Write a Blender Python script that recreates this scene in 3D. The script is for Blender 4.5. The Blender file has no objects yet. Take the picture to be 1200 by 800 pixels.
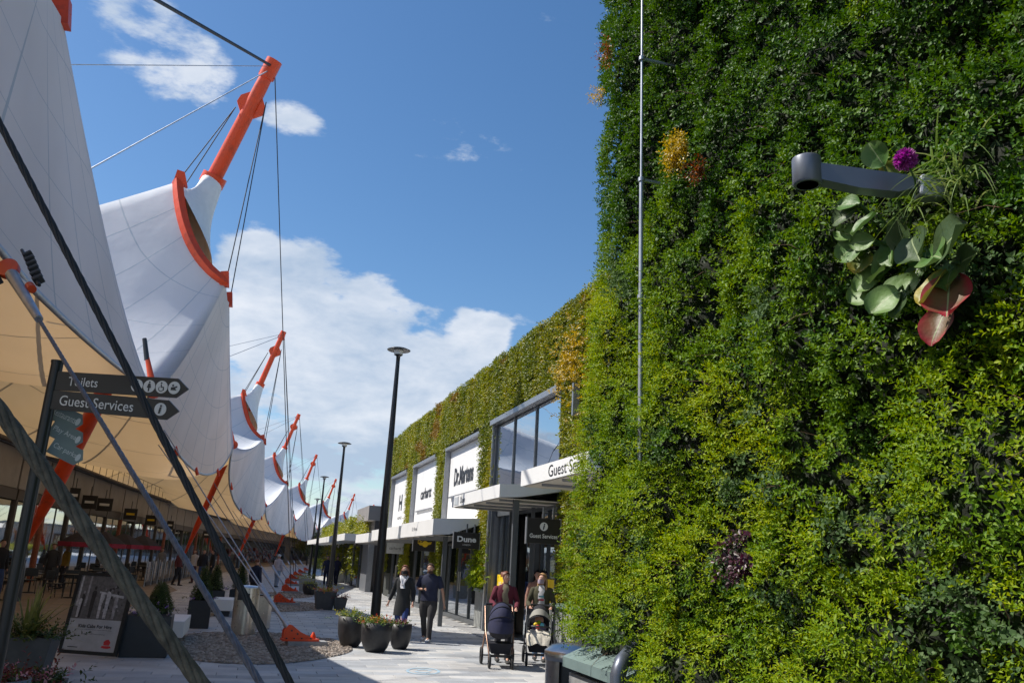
import bpy, bmesh, math, random
import numpy as np
from mathutils import Vector, Matrix, Euler
random.seed(7); RNG = np.random.default_rng(7)
R = math.radians
sc = bpy.context.scene
COL = sc.collection

# ------------------------------------------------------------------ camera
CAMZ = 1.8; FPX = 967.0; ROLL = R(3.0); PITCH = R(15.1)
cam_d = bpy.data.cameras.new('camera'); cam = bpy.data.objects.new('camera', cam_d); COL.objects.link(cam)
cam_d.sensor_width = 36.0; cam_d.lens = FPX / 1200 * 36.0
cam_d.clip_start = 0.05; cam_d.clip_end = 3000
_fw = Vector((0, math.cos(PITCH), math.sin(PITCH))); _r0 = Vector((1, 0, 0)); _u0 = _r0.cross(_fw)
_r = _r0 * math.cos(ROLL) + _u0 * math.sin(ROLL); _u = -_r0 * math.sin(ROLL) + _u0 * math.cos(ROLL)
_m = Matrix((( _r.x, _u.x, -_fw.x), (_r.y, _u.y, -_fw.y), (_r.z, _u.z, -_fw.z))).to_4x4()
cam.matrix_world = Matrix.Translation((0, 0, CAMZ)) @ _m
sc.camera = cam
sc.render.resolution_x = 1024; sc.render.resolution_y = 682

def ray(x, y):
    a = (x - 600) / FPX; b = -(y - 400) / FPX
    return (_fw + _r * a + _u * b)
def atz(x, y, z):
    d = ray(x, y); t = (z - CAMZ) / d.z; return Vector((0, 0, CAMZ)) + d * t
def aty(x, y, Y):
    d = ray(x, y); return Vector((0, 0, CAMZ)) + d * (Y / d.y)

# ------------------------------------------------------------------ world + sun
SUN_DIR = Vector((-0.99, 0.07, 0)).normalized()      # horizontal direction towards the sun
ELEV = R(51)
w = bpy.data.worlds.new('World'); sc.world = w; w.use_nodes = True
nt = w.node_tree; nt.nodes.clear()
def N(tree, t, **kw):
    n = tree.nodes.new(t)
    for k, v in kw.items():
        if k.startswith('i_'):
            n.inputs[k[2:].replace('_', ' ')].default_value = v
        else: setattr(n, k, v)
    return n
def L(tree, a, b): tree.links.new(a, b)
sky = N(nt, 'ShaderNodeTexSky', sky_type='NISHITA', sun_disc=False)
sky.sun_elevation = ELEV; sky.sun_rotation = math.atan2(SUN_DIR.x, SUN_DIR.y)
sky.air_density = 1.0; sky.dust_density = 0.5; sky.ozone_density = 1.6
hsv = N(nt, 'ShaderNodeHueSaturation'); hsv.inputs['Saturation'].default_value = 1.24; hsv.inputs['Value'].default_value = 1.0
L(nt, sky.outputs[0], hsv.inputs['Color'])
bg1 = N(nt, 'ShaderNodeBackground'); bg1.inputs['Strength'].default_value = 0.106; L(nt, hsv.outputs[0], bg1.inputs['Color'])
tc = N(nt, 'ShaderNodeTexCoord'); gen = tc.outputs['Generated']
def wmath(op, a, b=None, clamp=False):
    n = N(nt, 'ShaderNodeMath', operation=op); n.use_clamp = clamp
    for i, v in enumerate((a, b)):
        if v is None: continue
        if isinstance(v, (int, float)): n.inputs[i].default_value = v
        else: L(nt, v, n.inputs[i])
    return n.outputs[0]
sep = N(nt, 'ShaderNodeSeparateXYZ'); L(nt, gen, sep.inputs[0])
# flattened direction so clouds stretch towards the horizon
zz = wmath('ADD', wmath('MAXIMUM', sep.outputs[2], 0.0), 0.35)
cx = wmath('DIVIDE', sep.outputs[0], zz); cy = wmath('DIVIDE', sep.outputs[1], zz)
comb = N(nt, 'ShaderNodeCombineXYZ'); L(nt, cx, comb.inputs[0]); L(nt, cy, comb.inputs[1]); L(nt, wmath('MULTIPLY', sep.outputs[2], 2.2), comb.inputs[2])
def wnoise(scale, detail, rough, dist=0.0, off=0.0):
    mp = N(nt, 'ShaderNodeMapping'); L(nt, comb.outputs[0], mp.inputs[0]); mp.inputs['Location'].default_value = (off, off * .7, 0)
    n = N(nt, 'ShaderNodeTexNoise'); L(nt, mp.outputs[0], n.inputs['Vector'])
    n.inputs['Scale'].default_value = scale; n.inputs['Detail'].default_value = detail; n.inputs['Roughness'].default_value = rough
    n.inputs['Distortion'].default_value = dist
    return n.outputs[0]
def blob(px, py, rdeg, amp):
    c = ray(px, py).normalized()
    vm = N(nt, 'ShaderNodeVectorMath', operation='DOT_PRODUCT'); L(nt, gen, vm.inputs[0]); vm.inputs[1].default_value = c
    mr = N(nt, 'ShaderNodeMapRange', interpolation_type='SMOOTHSTEP'); L(nt, vm.outputs['Value'], mr.inputs[0])
    mr.inputs[1].default_value = math.cos(R(rdeg)); mr.inputs[2].default_value = math.cos(R(rdeg * 0.25))
    mr.inputs[3].default_value = 0; mr.inputs[4].default_value = amp
    return mr.outputs[0]
n1 = wnoise(4.2, 14, 0.60, 0.1); n2 = wnoise(9.0, 8, 0.6, 0.2, 3.1); n3 = wnoise(2.1, 6, 0.55, 0.1, 7.7)
blobs = [blob(410, 425, 7.5, .36), blob(340, 375, 6.5, .34), blob(480, 465, 7.5, .33), blob(555, 420, 4.4, .30), blob(295, 330, 4.5, .28), blob(430, 560, 9, .20),
         blob(390, 590, 9, .18), blob(205, 62, 3.8, .17), blob(160, 25, 4.0, .17), blob(240, 85, 2.8, .13), blob(340, 150, 3.0, .10), blob(365, 170, 2.2, .07), blob(335, 500, 8, .22), blob(220, 470, 10, .2), blob(60, 550, 12, .2)]
acc = blobs[0]
for b_ in blobs[1:]: acc = wmath('MAXIMUM', acc, b_)
# a general field of fair-weather cloud elsewhere, thicker low down
low = N(nt, 'ShaderNodeMapRange', interpolation_type='SMOOTHSTEP'); L(nt, sep.outputs[2], low.inputs[0])
low.inputs[1].default_value = 0.55; low.inputs[2].default_value = 0.0; low.inputs[3].default_value = -0.04; low.inputs[4].default_value = 0.12
acc = wmath('MAXIMUM', acc, low.outputs[0])
dens = wmath('ADD', wmath('ADD', wmath('MULTIPLY', n1, 0.72), wmath('MULTIPLY', n2, 0.28)), acc)
mr = N(nt, 'ShaderNodeMapRange', interpolation_type='SMOOTHSTEP'); L(nt, dens, mr.inputs[0])
mr.inputs[1].default_value = 0.615; mr.inputs[2].default_value = 0.715; mr.inputs[4].default_value = 0.93
shade = N(nt, 'ShaderNodeMapRange'); L(nt, wmath('ADD', wmath('MULTIPLY', n3, .7), wmath('MULTIPLY', n2, .3)), shade.inputs[0]); shade.inputs[1].default_value = 0.38; shade.inputs[2].default_value = 0.60
cr = N(nt, 'ShaderNodeMix', data_type='RGBA'); L(nt, shade.outputs[0], cr.inputs[0]); cr.inputs[6].default_value = (0.74, 0.76, 0.80, 1); cr.inputs[7].default_value = (0.36, 0.45, 0.58, 1)
bg2 = N(nt, 'ShaderNodeBackground'); L(nt, cr.outputs[2], bg2.inputs['Color']); bg2.inputs['Strength'].default_value = 0.95
mx = N(nt, 'ShaderNodeMixShader'); L(nt, mr.outputs[0], mx.inputs[0]); L(nt, bg1.outputs[0], mx.inputs[1]); L(nt, bg2.outputs[0], mx.inputs[2])
out = N(nt, 'ShaderNodeOutputWorld'); L(nt, mx.outputs[0], out.inputs[0])

sd = bpy.data.lights.new('sun', 'SUN'); so = bpy.data.objects.new('sun', sd); COL.objects.link(so)
sd.energy = 4.4; sd.angle = R(0.53); sd.color = (1.0, 0.95, 0.87)
sv = Vector((SUN_DIR.x * math.cos(ELEV), SUN_DIR.y * math.cos(ELEV), math.sin(ELEV)))
so.rotation_euler = sv.to_track_quat('Z', 'Y').to_euler(); so.location = (-30, 10, 40)
sc.view_settings.view_transform = 'Standard'; sc.view_settings.look = 'None'; sc.view_settings.exposure = 0.42; sc.view_settings.gamma = 1
sc.render.engine = 'CYCLES'
sc.cycles.max_bounces = 8; sc.cycles.transparent_max_bounces = 12

# ------------------------------------------------------------------ helpers
def wpos(o):
    p = Vector((0, 0, 0))
    while o is not None: p += o.location; o = o.parent
    return p
def tag(o, label=None, cat=None, group=None, kind=None):
    if label: o['label'] = label
    if cat: o['category'] = cat
    if group: o['group'] = group
    if kind: o['kind'] = kind
    return o
def thing(name, label, cat, loc=(0, 0, 0), group=None, rz=0.0):
    o = bpy.data.objects.new(name, None); COL.objects.link(o); o.location = loc; o.rotation_euler = (0, 0, rz); o.empty_display_size = .2
    return tag(o, label, cat, group)
def link_mesh(name, me, parent=None, loc=None):
    o = bpy.data.objects.new(name, me); COL.objects.link(o)
    if parent is not None: o.parent = parent
    if loc is not None: o.location = loc
    return o
def dup(o, parent=None, loc=None, rz=None, scale=None, label=None, group=None, first=True):
    c = o.copy(); COL.objects.link(c); c.parent = parent
    if loc is not None: c.location = loc
    if rz is not None: c.rotation_euler = (0, 0, rz)
    if scale is not None: c.scale = (scale,) * 3
    if label: c['label'] = label
    if group: c['group'] = group
    for ch in list(o.children): dup(ch, c, first=False)
    return c
class MB:
    def __init__(s): s.v = []; s.f = []; s.m = []; s.sm = []
    def add(s, vs, fs, m=0, smooth=False):
        b = len(s.v); s.v += [tuple(v) for v in vs]
        for f in fs: s.f.append([i + b for i in f]); s.m.append(m); s.sm.append(smooth)
        return s
    def box(s, c, d, rz=0, m=0, ax=None, bev=0):
        x, y, z = d[0] / 2, d[1] / 2, d[2] / 2
        if ax is None: ax = (Vector((math.cos(rz), math.sin(rz), 0)), Vector((-math.sin(rz), math.cos(rz), 0)), Vector((0, 0, 1)))
        c = Vector(c)
        if bev <= 0:
            vs = [c + ax[0] * (i * x) + ax[1] * (j * y) + ax[2] * (k * z) for k in (-1, 1) for j in (-1, 1) for i in (-1, 1)]
            return s.add(vs, [(0, 2, 3, 1), (4, 5, 7, 6), (0, 1, 5, 4), (2, 6, 7, 3), (0, 4, 6, 2), (1, 3, 7, 5)], m)
        b = min(bev, x * .9, y * .9, z * .9); bm = bmesh.new(); bmesh.ops.create_cube(bm, size=1)
        for v in bm.verts: v.co = Vector((v.co.x * 2 * x, v.co.y * 2 * y, v.co.z * 2 * z))
        bmesh.ops.bevel(bm, geom=list(bm.edges), offset=b, segments=2, profile=.5, affect='EDGES')
        bm.verts.index_update()
        s.add([c + ax[0] * v.co.x + ax[1] * v.co.y + ax[2] * v.co.z for v in bm.verts], [[v.index for v in f.verts] for f in bm.faces], m); bm.free(); return s
    def tube(s, pts, r, seg=8, m=0, caps=True, smooth=True):
        pts = [Vector(p) for p in pts]; n = len(pts); rs = r if isinstance(r, (list, tuple)) else [r] * n
        vs = []; up = None
        for i, p in enumerate(pts):
            d = (pts[min(i + 1, n - 1)] - pts[max(i - 1, 0)]).normalized()
            if up is None: up = Vector((0, 0, 1)) if abs(d.z) < .9 else Vector((1, 0, 0))
            a = d.cross(up).normalized(); b = a.cross(d).normalized(); up = b
            for k in range(seg):
                t = 2 * math.pi * k / seg; vs.append(p + (a * math.cos(t) + b * math.sin(t)) * rs[i])
        fs = [(i * seg + k, i * seg + (k + 1) % seg, (i + 1) * seg + (k + 1) % seg, (i + 1) * seg + k) for i in range(n - 1) for k in range(seg)]
        s.add(vs, fs, m, smooth)
        if caps:
            s.add(vs[:seg], [list(range(seg))], m); s.add(vs[-seg:], [list(range(seg))[::-1]], m)
        return s
    def lathe(s, prof, c=(0, 0, 0), seg=24, m=0, smooth=True, close=True):
        vs = []; c = Vector(c)
        for (r, z) in prof:
            for k in range(seg):
                t = 2 * math.pi * k / seg; vs.append(c + Vector((r * math.cos(t), r * math.sin(t), z)))
        fs = [(i * seg + k, i * seg + (k + 1) % seg, (i + 1) * seg + (k + 1) % seg, (i + 1) * seg + k) for i in range(len(prof) - 1) for k in range(seg)]
        s.add(vs, fs, m, smooth)
        if close: s.add(vs[:seg], [list(range(seg))[::-1]], m); s.add(vs[-seg:], [list(range(seg))], m)
        return s
    def prism(s, poly, ax, ay, nrm, o, th, m=0):
        o = Vector(o); n = len(poly)
        a = [o + ax * x + ay * y + nrm * (th / 2) for x, y in poly]; b = [o + ax * x + ay * y - nrm * (th / 2) for x, y in poly]
        return s.add(a + b, [list(range(n)), list(range(2 * n - 1, n - 1, -1))] + [(i, i + n, (i + 1) % n + n, (i + 1) % n) for i in range(n)], m)
    def grid(s, P, m=0, smooth=True, closed=False):
        h = len(P); wd = len(P[0]); vs = [p for row in P for p in row]
        k = wd if closed else wd - 1
        return s.add(vs, [(i * wd + j, i * wd + (j + 1) % wd, (i + 1) * wd + (j + 1) % wd, (i + 1) * wd + j) for i in range(h - 1) for j in range(k)], m, smooth)
    def sph(s, c, r, sx=1, sy=1, sz=1, seg=12, m=0):
        pr = [(max(1e-4, math.sin(math.pi * i / 8)), -math.cos(math.pi * i / 8)) for i in range(9)]
        c = Vector(c); vs = []
        for rr, z in pr:
            for k in range(seg):
                t = 2 * math.pi * k / seg; vs.append(c + Vector((rr * math.cos(t) * r * sx, rr * math.sin(t) * r * sy, z * r * sz)))
        return s.add(vs, [(i * seg + k, i * seg + (k + 1) % seg, (i + 1) * seg + (k + 1) % seg, (i + 1) * seg + k) for i in range(8) for k in range(seg)], m, True)
    def build(s, name, mats, parent=None, world=False, kind=None, label=None):
        me = bpy.data.meshes.new(name)
        off = wpos(parent) if (world and parent is not None) else Vector((0, 0, 0))
        me.from_pydata([(v[0] - off.x, v[1] - off.y, v[2] - off.z) for v in s.v], [], s.f)
        if not isinstance(mats, (list, tuple)): mats = [mats]
        for m_ in mats: me.materials.append(m_)
        me.polygons.foreach_set('material_index', s.m); me.polygons.foreach_set('use_smooth', s.sm)
        me.update(); o = link_mesh(name, me, parent)
        return tag(o, label, None, None, kind)

def mat(name, col, rough=.6, metal=0, var=0.12, vscale=6.0, bump=0.0, bscale=40.0, spec=.5, trans=None, dirt=None, coat=0):
    m = bpy.data.materials.new(name); m.use_nodes = True; t = m.node_tree; b = t.nodes['Principled BSDF']
    b.inputs['Roughness'].default_value = rough; b.inputs['Metallic'].default_value = metal; b.inputs['Specular IOR Level'].default_value = spec
    if coat: b.inputs['Coat Weight'].default_value = coat; b.inputs['Coat Roughness'].default_value = .1
    tcn = N(t, 'ShaderNodeTexCoord'); geo = N(t, 'ShaderNodeNewGeometry')
    nz = N(t, 'ShaderNodeTexNoise'); nz.inputs['Scale'].default_value = vscale; nz.inputs['Detail'].default_value = 6; L(t, geo.outputs['Position'], nz.inputs['Vector'])
    mp = N(t, 'ShaderNodeMapRange'); L(t, nz.outputs[0], mp.inputs[0]); mp.inputs[1].default_value = .3; mp.inputs[2].default_value = .7; mp.inputs[3].default_value = 1 - var; mp.inputs[4].default_value = 1 + var
    mxn = N(t, 'ShaderNodeVectorMath', operation='SCALE'); mxn.inputs[0].default_value = col[:3]; L(t, mp.outputs[0], mxn.inputs['Scale'])
    src = mxn.outputs[0]
    if dirt:
        n4 = N(t, 'ShaderNodeTexNoise'); n4.inputs['Scale'].default_value = dirt[1]; n4.inputs['Detail'].default_value = 8; n4.inputs['Roughness'].default_value = .7; L(t, geo.outputs['Position'], n4.inputs['Vector'])
        m4 = N(t, 'ShaderNodeMapRange'); L(t, n4.outputs[0], m4.inputs[0]); m4.inputs[1].default_value = .5; m4.inputs[2].default_value = .72; m4.inputs[4].default_value = dirt[2]
        mm = N(t, 'ShaderNodeMix', data_type='RGBA'); L(t, m4.outputs[0], mm.inputs[0]); L(t, src, mm.inputs[6]); mm.inputs[7].default_value = (*dirt[0], 1); src = mm.outputs[2]
    L(t, src, b.inputs['Base Color'])
    rn = N(t, 'ShaderNodeMapRange'); L(t, nz.outputs[0], rn.inputs[0]); rn.inputs[3].default_value = max(0.02, rough - .08); rn.inputs[4].default_value = min(1, rough + .08); L(t, rn.outputs[0], b.inputs['Roughness'])
    if bump > 0:
        n5 = N(t, 'ShaderNodeTexNoise'); n5.inputs['Scale'].default_value = bscale; n5.inputs['Detail'].default_value = 5; L(t, geo.outputs['Position'], n5.inputs['Vector'])
        bp = N(t, 'ShaderNodeBump'); bp.inputs['Strength'].default_value = bump; bp.inputs['Distance'].default_value = .01; L(t, n5.outputs[0], bp.inputs['Height']); L(t, bp.outputs[0], b.inputs['Normal'])
    return m
def leafmat(name, cols, scale=1.2, trans=.35, rough=.42, island=.5, vstretch=1.0, spec=.5):
    """leaves: colour varies by species patches (noise in space) and by leaf"""
    m = bpy.data.materials.new(name); m.use_nodes = True; t = m.node_tree; b = t.nodes['Principled BSDF']; o = t.nodes['Material Output']
    geo = N(t, 'ShaderNodeNewGeometry'); mpg = N(t, 'ShaderNodeMapping'); mpg.inputs['Scale'].default_value = (1, 1, vstretch); L(t, geo.outputs['Position'], mpg.inputs[0])
    nz = N(t, 'ShaderNodeTexNoise'); nz.inputs['Scale'].default_value = scale; nz.inputs['Detail'].default_value = 4; L(t, mpg.outputs[0], nz.inputs['Vector'])
    a = N(t, 'ShaderNodeMath', operation='MULTIPLY'); L(t, geo.outputs['Random Per Island'], a.inputs[0]); a.inputs[1].default_value = island
    s_ = N(t, 'ShaderNodeMath', operation='ADD'); L(t, nz.outputs[0], s_.inputs[0]); L(t, a.outputs[0], s_.inputs[1])
    r_ = N(t, 'ShaderNodeMapRange'); L(t, s_.outputs[0], r_.inputs[0]); r_.inputs[1].default_value = .3; r_.inputs[2].default_value = .7 + island
    ramp = N(t, 'ShaderNodeValToRGB'); L(t, r_.outputs[0], ramp.inputs[0]); e = ramp.color_ramp.elements
    e[0].color = (*cols[0], 1); e[1].color = (*cols[-1], 1)
    for i, c in enumerate(cols[1:-1]): x = e.new((i + 1) / (len(cols) - 1)); x.color = (*c, 1)
    L(t, ramp.outputs[0], b.inputs['Base Color']); b.inputs['Roughness'].default_value = rough; b.inputs['Specular IOR Level'].default_value = spec
    tr = N(t, 'ShaderNodeBsdfTranslucent'); g = N(t, 'ShaderNodeHueSaturation'); g.inputs['Hue'].default_value = .485; g.inputs['Saturation'].default_value = 1.15; g.inputs['Value'].default_value = 1.5; L(t, ramp.outputs[0], g.inputs['Color']); L(t, g.outputs[0], tr.inputs[0])
    ms = N(t, 'ShaderNodeMixShader'); ms.inputs[0].default_value = trans; L(t, b.outputs[0], ms.inputs[1]); L(t, tr.outputs[0], ms.inputs[2]); L(t, ms.outputs[0], o.inputs[0])
    return m
def glassmat(name, refl=.5, tint=(.35, .42, .45), rough=.01, glosscol=(.9, .95, 1)):
    m = bpy.data.materials.new(name); m.use_nodes = True; t = m.node_tree; t.nodes.clear()
    g = N(t, 'ShaderNodeBsdfGlossy'); g.inputs['Roughness'].default_value = rough; g.inputs['Color'].default_value = (*glosscol, 1)
    tr = N(t, 'ShaderNodeBsdfTransparent'); tr.inputs[0].default_value = (*tint, 1)
    lw = N(t, 'ShaderNodeLayerWeight'); lw.inputs[0].default_value = .35
    mr_ = N(t, 'ShaderNodeMapRange'); L(t, lw.outputs['Fresnel'], mr_.inputs[0]); mr_.inputs[3].default_value = refl; mr_.inputs[4].default_value = 1
    nb = N(t, 'ShaderNodeTexNoise'); nb.inputs['Scale'].default_value = .8; geo = N(t, 'ShaderNodeNewGeometry'); L(t, geo.outputs['Position'], nb.inputs['Vector'])
    bp = N(t, 'ShaderNodeBump'); bp.inputs['Strength'].default_value = .06; bp.inputs['Distance'].default_value = .05; L(t, nb.outputs[0], bp.inputs['Height']); L(t, bp.outputs[0], g.inputs['Normal'])
    x = N(t, 'ShaderNodeMixShader'); L(t, mr_.outputs[0], x.inputs[0]); L(t, tr.outputs[0], x.inputs[1]); L(t, g.outputs[0], x.inputs[2])
    o = N(t, 'ShaderNodeOutputMaterial'); L(t, x.outputs[0], o.inputs[0]); return m

M = {}
M['orange'] = mat('orange_paint', (.72, .066, .010), .42, var=.08, vscale=1.5, dirt=((.26, .05, .025), 4.0, .6), bump=.1, bscale=9)
M['dark_metal'] = mat('dark_metal', (.035, .037, .042), .42, .3, var=.1)
M['black_paint'] = mat('black_paint', (.018, .018, .02), .35, var=.1)
M['frame'] = mat('window_frame', (.12, .13, .14), .4, .3, var=.08)
M['frame_light'] = mat('panel_frame', (.28, .29, .31), .4, .5, var=.08)
M['steel'] = mat('brushed_steel', (.62, .58, .53), .3, .95, var=.08, vscale=20)
M['galv'] = mat('galvanised_cable', (.42, .44, .48), .45, .7, var=.15)
M['rope'] = mat('weathered_rope', (.12, .105, .078), .8, 0, var=.4, vscale=25, bump=.5, bscale=120, dirt=((.25, .22, .165), 30, .55))
M['ropedark'] = mat('dark_cable', (.038, .038, .042), .6, .2, var=.2, vscale=30)
M['ropeblue'] = mat('grey_cable', (.14, .15, .18), .5, .4, var=.25, vscale=30)
M['white'] = mat('white_cladding', (.80, .79, .77), .5, var=.03, vscale=1.2, dirt=((.55, .54, .5), 1.6, .25))
M['soffit'] = mat('soffit', (.62, .56, .48), .6, var=.05)
M['ink'] = mat('lettering_dark', (.03, .032, .037), .45)
M['letter'] = mat('lettering_white', (.78, .78, .76), .5, var=.02)
M['signblack'] = mat('sign_black', (.022, .02, .02), .4, var=.08)
M['signgrey'] = mat('sign_grey', (.52, .55, .57), .45)
M['yellow'] = mat('yellow_print', (.85, .58, .02), .5)
M['red'] = mat('red_print', (.55, .03, .04), .5)
M['plantergrey'] = mat('planter_grey', (.30, .31, .30), .6, var=.12, vscale=9, bump=.15, dirt=((.2, .2, .19), 5, .4))
M['capgreen'] = mat('planter_cap', (.20, .27, .26), .4, .1, var=.1, vscale=5, dirt=((.13, .17, .16), 8, .5))
M['potblack'] = mat('black_pot', (.022, .022, .025), .5, var=.25, vscale=9, bump=.15, dirt=((.06, .058, .055), 7, .5))
M['potgrey'] = mat('grey_pot', (.075, .078, .08), .65, var=.15, bump=.1, dirt=((.12, .12, .12), 6, .4))
M['potpale'] = mat('pale_pot', (.20, .22, .25), .6, var=.1)
M['soil'] = mat('soil', (.03, .022, .016), .95, var=.4, vscale=30, bump=.5)
M['concrete'] = mat('concrete', (.30, .30, .30), .85, var=.2, vscale=8, bump=.3, dirt=((.18, .17, .16), 5, .5))
M['fascia'] = mat('arcade_fascia', (.27, .25, .235), .6, var=.15, vscale=.6, dirt=((.16, .15, .14), 1, .5))
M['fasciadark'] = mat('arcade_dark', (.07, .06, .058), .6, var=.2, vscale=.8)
M['brick'] = mat('brick_red', (.30, .10, .06), .8, var=.25, vscale=8)
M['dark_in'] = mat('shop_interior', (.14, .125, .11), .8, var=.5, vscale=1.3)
M['teal'] = mat('teal_wall', (.12, .45, .50), .6)
M['floorin'] = mat('shop_floor', (.2, .18, .16), .6)
M['tyre'] = mat('tyre_rubber', (.02, .02, .021), .8)
M['navy'] = mat('navy_fabric', (.018, .020, .055), .85, var=.2, vscale=12, bump=.3, bscale=30)
M['navydark'] = mat('dark_fabric', (.013, .013, .02), .85, var=.2, vscale=12)
M['cream'] = mat('cream_blanket', (.62, .57, .48), .9, var=.15, vscale=20, bump=.4)
M['bluepaint'] = mat('blue_ground_paint', (.34, .47, .56), .7, var=.25, vscale=10)
M['glass'] = glassmat('window_glass', .45, (.6, .64, .64))
M['glassup'] = glassmat('upper_glass', .62, (.5, .56, .58))
M['glassleft'] = glassmat('arcade_glass', .75, (.45, .5, .5), .03)

# ------------------------------------------------------------------ street frame
T = Vector((-.2785, .9604, 0)); NR = Vector((.9604, .2785, 0)); UP = Vector((0, 0, 1))
def S(s, w_, z=0.0): return T * s + NR * w_ + UP * z
def tipx(Y): return -1.6 - .29 * Y + .0006 * Y * Y
def rowpt(Y, n=0.0, z=0.0):
    d = Vector((-.29 + .0012 * Y, 1, 0)).normalized(); nl = Vector((-d.y, d.x, 0))
    return Vector((tipx(Y), Y, z)) + nl * n
def rowdir(Y): return Vector((-.29 + .0012 * Y, 1, 0)).normalized()

def text(s, parent, center, right, up, h, mt, name='lettering', bold=0.0, width=None, ext=.004, italic=0):
    cu = bpy.data.curves.new('t', 'FONT'); cu.body = s; cu.size = 1; cu.align_x = 'CENTER'; cu.align_y = 'CENTER'; cu.extrude = 0; cu.offset = bold; cu.resolution_u = 3
    cu.shear = italic
    ob = bpy.data.objects.new('t', cu); COL.objects.link(ob)
    dg = bpy.context.evaluated_depsgraph_get(); me0 = ob.evaluated_get(dg).to_mesh()
    vs = [v.co.copy() for v in me0.vertices]; fs = [list(p.vertices) for p in me0.polygons]
    ob.evaluated_get(dg).to_mesh_clear(); bpy.data.objects.remove(ob); bpy.data.curves.remove(cu)
    if not vs: return None
    xs = [v.x for v in vs]; ys = [v.y for v in vs]; mxx = (max(xs) + min(xs)) / 2; my = (max(ys) + min(ys)) / 2
    k = h / max(1e-6, max(ys) - min(ys)); kx = k if width is None else width / (max(xs) - min(xs))
    right = Vector(right).normalized(); up = Vector(up).normalized(); nr = right.cross(up)
    c = Vector(center); mb = MB(); n = len(vs)
    front = [c + right * ((v.x - mxx) * kx) + up * ((v.y - my) * k) + nr * ext for v in vs]
    mb.add(front, fs)
    return mb.build(name, mt, parent, world=True)

# ------------------------------------------------------------------ numpy foliage
def vnoise(P, seed=0):
    P = np.asarray(P); I = np.floor(P).astype(np.int64); Fr = P - I; Fr = Fr * Fr * (3 - 2 * Fr)
    def h(i, j, k):
        x = (i * 374761393 + j * 668265263 + k * 2147483647 + seed * 974634) & 0xffffffff
        x = ((x ^ (x >> 13)) * 1274126177) & 0xffffffff; return ((x ^ (x >> 16)) & 0xffff) / 65535.0
    r = 0
    for a in (0, 1):
        for b in (0, 1):
            for c in (0, 1):
                wgt = (Fr[:, 0] if a else 1 - Fr[:, 0]) * (Fr[:, 1] if b else 1 - Fr[:, 1]) * (Fr[:, 2] if c else 1 - Fr[:, 2])
                r = r + wgt * h(I[:, 0] + a, I[:, 1] + b, I[:, 2] + c)
    return r
def fbm(P, seed=0, oct=3):
    P = np.asarray(P, float); r = 0; a = .5; f = 1; tot = 0
    for o in range(oct): r = r + a * vnoise(P * f, seed + o * 17); tot += a; a *= .5; f *= 2.1
    return r / tot
def nrm(a): return a / np.maximum(1e-9, np.linalg.norm(a, axis=1, keepdims=True))
def leaves_mesh(name, base, direc, up, ln, wd, material, parent=None, mi=None, mats=None, off=None, fold=.18):
    """base (n,3), direc (n,3) leaf axis, up (n,3) leaf normal; two triangles folded along the midrib"""
    n = len(base); direc = nrm(direc); side = nrm(np.cross(direc, up)); up2 = np.cross(side, direc)
    ln = np.broadcast_to(np.asarray(ln, float).reshape(-1, 1), (n, 1)); wd = np.broadcast_to(np.asarray(wd, float).reshape(-1, 1), (n, 1))
    mid = base + direc * ln * .48 + up2 * wd * fold
    V = np.stack([base, mid - side * wd * .5, base + direc * ln - up2 * ln * .12, mid + side * wd * .5], 1).reshape(-1, 3)
    if off is not None: V = V - np.array(off)
    idx = (np.arange(n) * 4)[:, None]
    Fc = np.concatenate([idx + np.array([[0, 1, 2]]), idx + np.array([[0, 2, 3]])], 1).reshape(-1)
    me = bpy.data.meshes.new(name); me.vertices.add(n * 4); me.vertices.foreach_set('co', V.ravel())
    me.loops.add(n * 6); me.loops.foreach_set('vertex_index', Fc.astype(np.int32))
    me.polygons.add(n * 2); me.polygons.foreach_set('loop_start', np.arange(0, n * 6, 3, dtype=np.int32)); me.polygons.foreach_set('loop_total', np.full(n * 2, 3, dtype=np.int32))
    for m_ in (mats or [material]): me.materials.append(m_)
    if mi is not None: me.polygons.foreach_set('material_index', np.repeat(mi, 2).astype(np.int32))
    me.update(calc_edges=True); me.validate()
    return link_mesh(name, me, parent)
def sprigs(P, D, count, ln, leafln, leafwd, rng, droop=.25):
    """P stem starts, D stem directions -> leaves set in whorls along the stems"""
    n = len(P); D = nrm(D); bs = []; ds = []; us = []; L_ = []
    rnd = nrm(rng.normal(size=(n, 3))); A = nrm(np.cross(D, rnd)); B = np.cross(D, A)
    sl = ln * rng.uniform(.6, 1.3, (n, 1))
    for k in range(count):
        u = (k + .6) / count
        ang = k * 2.4 + rng.uniform(-.4, .4, (n, 1)); rad = A * np.cos(ang) + B * np.sin(ang)
        b = P + D * sl * u + np.array([[0, 0, -1]]) * droop * sl * u * u
        d = nrm(D * (.35 + .5 * u) + rad * (1.0 - .45 * u) + rng.normal(scale=.18, size=(n, 3)))
        up = nrm(D * .8 - rad * .3 + np.array([[0, 0, .7]]) + rng.normal(scale=.3, size=(n, 3)))
        bs.append(b); ds.append(d); us.append(up); L_.append(rng.uniform(.7, 1.25, n) * (1.0 - .35 * u))
    bs = np.concatenate(bs); ds = np.concatenate(ds); us = np.concatenate(us); k_ = np.concatenate(L_)
    return bs, ds, us, k_ * leafln, k_ * leafwd

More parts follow.
